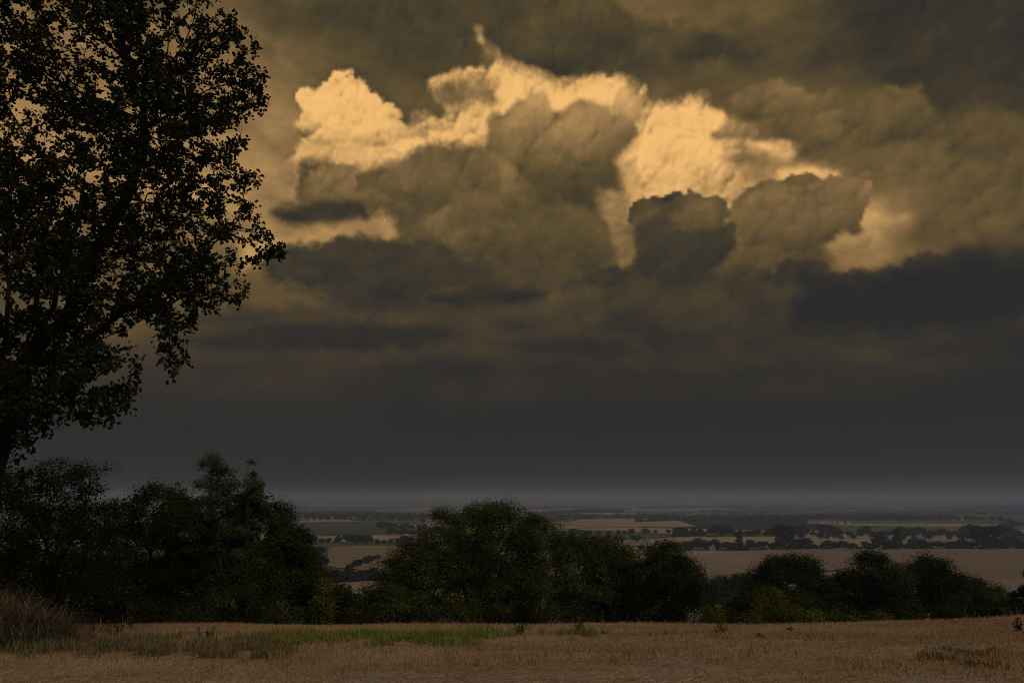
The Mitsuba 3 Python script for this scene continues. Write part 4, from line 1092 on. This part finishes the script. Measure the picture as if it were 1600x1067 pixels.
# taller dry grass before the dark trees at the left, and along the crest
parts = []
for px0, px1, py0, py1, n, L, noisy in ((60, 330, 968, 992, 3000, 0.5, 0.46), (330, 1600, 969, 976, 3400, 0.22, 0.46), (1480, 1600, 966, 972, 900, 0.3, 0.4)):
    p = patch(rg, px0, px1, py0, py1, n, noisy)
    parts.append(curved(rg, soil(p[:, 0], p[:, 1]), L * (0.4 + 0.8 * rg.random(len(p))), 0.012, 0.3, tint(rg, len(p), (0.50, 0.35, 0.16), 0.3, 0.2), 0.25))
v, f, c = join(parts)
add('tall_grass', (v, f), 'straw_matte', 'dry tall grass standing along the crest of the field', 'grass', kind='stuff', color=c)


def grass_heap():
    rng = np.random.default_rng(12)
    parts = []
    for px, py, R, H, n, col in ((8, 1012, 0.75, 1.0, 2400, (0.18, 0.115, 0.045)), (55, 1010, 0.6, 0.6, 1200, (0.15, 0.10, 0.038)), (-45, 1010, 1.0, 1.25, 2400, (0.17, 0.11, 0.042)), (92, 1010, 0.4, 0.2, 400, (0.13, 0.085, 0.04)), (30, 1016, 0.7, 0.3, 900, (0.10, 0.095, 0.03))):
        p = hit(px, py)
        a, r = rng.random(n) * 2 * PI, np.sqrt(rng.random(n))
        h = H * np.sqrt(np.clip(1 - r ** 2, 0, 1)) * rng.random(n) ** 0.5
        q = np.stack([p[0] + R * r * np.cos(a), p[1] + R * r * np.sin(a), np.zeros(n)], 1)
        q[:, 2] = gz(q[:, 0], q[:, 1]) + 0.04 + h * 0.75 * (0.55 + 0.9 * meshkit.fbm(q * 2.4 + 5, 3, 6))
        parts.append(curved(rng, q, 0.25 + 0.55 * rng.random(n) ** 2, 0.010, 0.75, tint(rng, n, col, 0.55, 0.4), 0.8))
    p = hit(10, 1012)
    n = 150
    q = np.stack([p[0] - 0.5 + 0.7 * rng.normal(size=n), p[1] + 0.4 * rng.normal(size=n), np.zeros(n)], 1)
    q[:, 2] = gz(q[:, 0], q[:, 1]) + 0.1
    parts.append(curved(rng, q, 0.55 + 0.6 * rng.random(n), 0.012, 0.35, tint(rng, n, (0.20, 0.13, 0.055), 0.4, 0.3), 0.4))
    v, f, c = join(parts)
    add('dry_grass_heap', (v, f), 'straw_matte', 'reddish heap of dry bent grass in the lower left corner', 'grass heap', color=c)


grass_heap()


def weed(px, py, h, n, col, label, group=None, name='weed', leaf=0.06, seed=0, spread=0.45, dist=None):
    rng = np.random.default_rng(seed + 400)
    p = hit(px, py)
    r = root(name)
    stems, tips = [], []
    for i in range(n):
        a = rng.random() * 2 * PI
        top = p + [spread * h * rng.random() * math.cos(a), spread * h * rng.random() * math.sin(a), h * (0.55 + 0.45 * rng.random())]
        b = bend(rng, p + [0.05 * math.cos(a), 0.05 * math.sin(a), 0], top, 6, 0.05)
        stems.append(tube(b, np.linspace(0.008, 0.003, 6), 4))
        tips.append(b)
    j = join(stems)
    add(r + '__stems', j[:2], 'bark')
    P = np.concatenate([b[rng.integers(1, 6, 22)] for b in tips])
    ax, sd = frame(rng, np.tile([0, 0, 0.6], (len(P), 1)), 1.2)
    s = leaf * (0.6 + 0.8 * rng.random(len(P)))
    v, f, c = kites(P, ax, sd, s, s * 0.5, 0.15, tint(rng, len(P), col, 0.25))
    add(r + '__leaves', (v, f), 'leaf_matte', color=c)
    note(r, label, 'weed', group)


weed(1592, 990, 0.38, 6, (0.02, 0.02, 0.01), 'dark dead plant standing alone in the stubble at the right edge', seed=1, leaf=0.06)
weed(205, 985, 0.75, 6, (0.16, 0.12, 0.05), 'tall dry weed with pale seed heads before the dark rounded tree', seed=4, leaf=0.05)
weed(180, 1000, 0.45, 12, (0.05, 0.05, 0.02), 'dark low bramble right of the dry grass heap', seed=5, leaf=0.045, spread=1.0)
weed(135, 1002, 0.42, 14, (0.05, 0.042, 0.018), 'brown leafy bramble touching the dry grass heap', seed=6, leaf=0.045, spread=1.1)
weed(320, 1005, 0.35, 10, (0.05, 0.055, 0.02), 'dark weed in the stubble under the tall plume shaped tree', seed=7, leaf=0.045, spread=0.8)
weed(905, 990, 0.30, 12, (0.08, 0.10, 0.02), 'green weed tuft in the stubble, below the big round tree', seed=8, leaf=0.05, spread=0.8)
weed(1125, 992, 0.28, 12, (0.08, 0.095, 0.02), 'green weed tuft in the stubble, right of the middle group of trees', seed=9, leaf=0.045, spread=0.9)
weed(1188, 1000, 0.14, 12, (0.10, 0.11, 0.035), 'dark weed tuft in the stubble, below the yellow olive bush', seed=10, leaf=0.045, spread=1.0)
weed(1235, 988, 0.1, 8, (0.10, 0.075, 0.035), 'small brown weed in the stubble below the pointed dark tree', seed=11, leaf=0.06, spread=1.0)
weed(812, 994, 0.3, 12, (0.10, 0.115, 0.025), 'bright green weed at the right end of the grass strip', seed=12, leaf=0.06, spread=0.7)

# ------------------------------------------------------------------ evening haze over the valley
scene['haze'] = {'type': 'cube', 'to_world': T().translate([0, 0, (30 - 190) / 2]).scale([18500, 18500, (30 + 190) / 2]), 'bsdf': {'type': 'null'}, 'interior': {'type': 'ref', 'id': 'air'}}
labels['haze'] = {'label': 'bluish evening haze over the valley', 'category': 'haze', 'kind': 'stuff'}
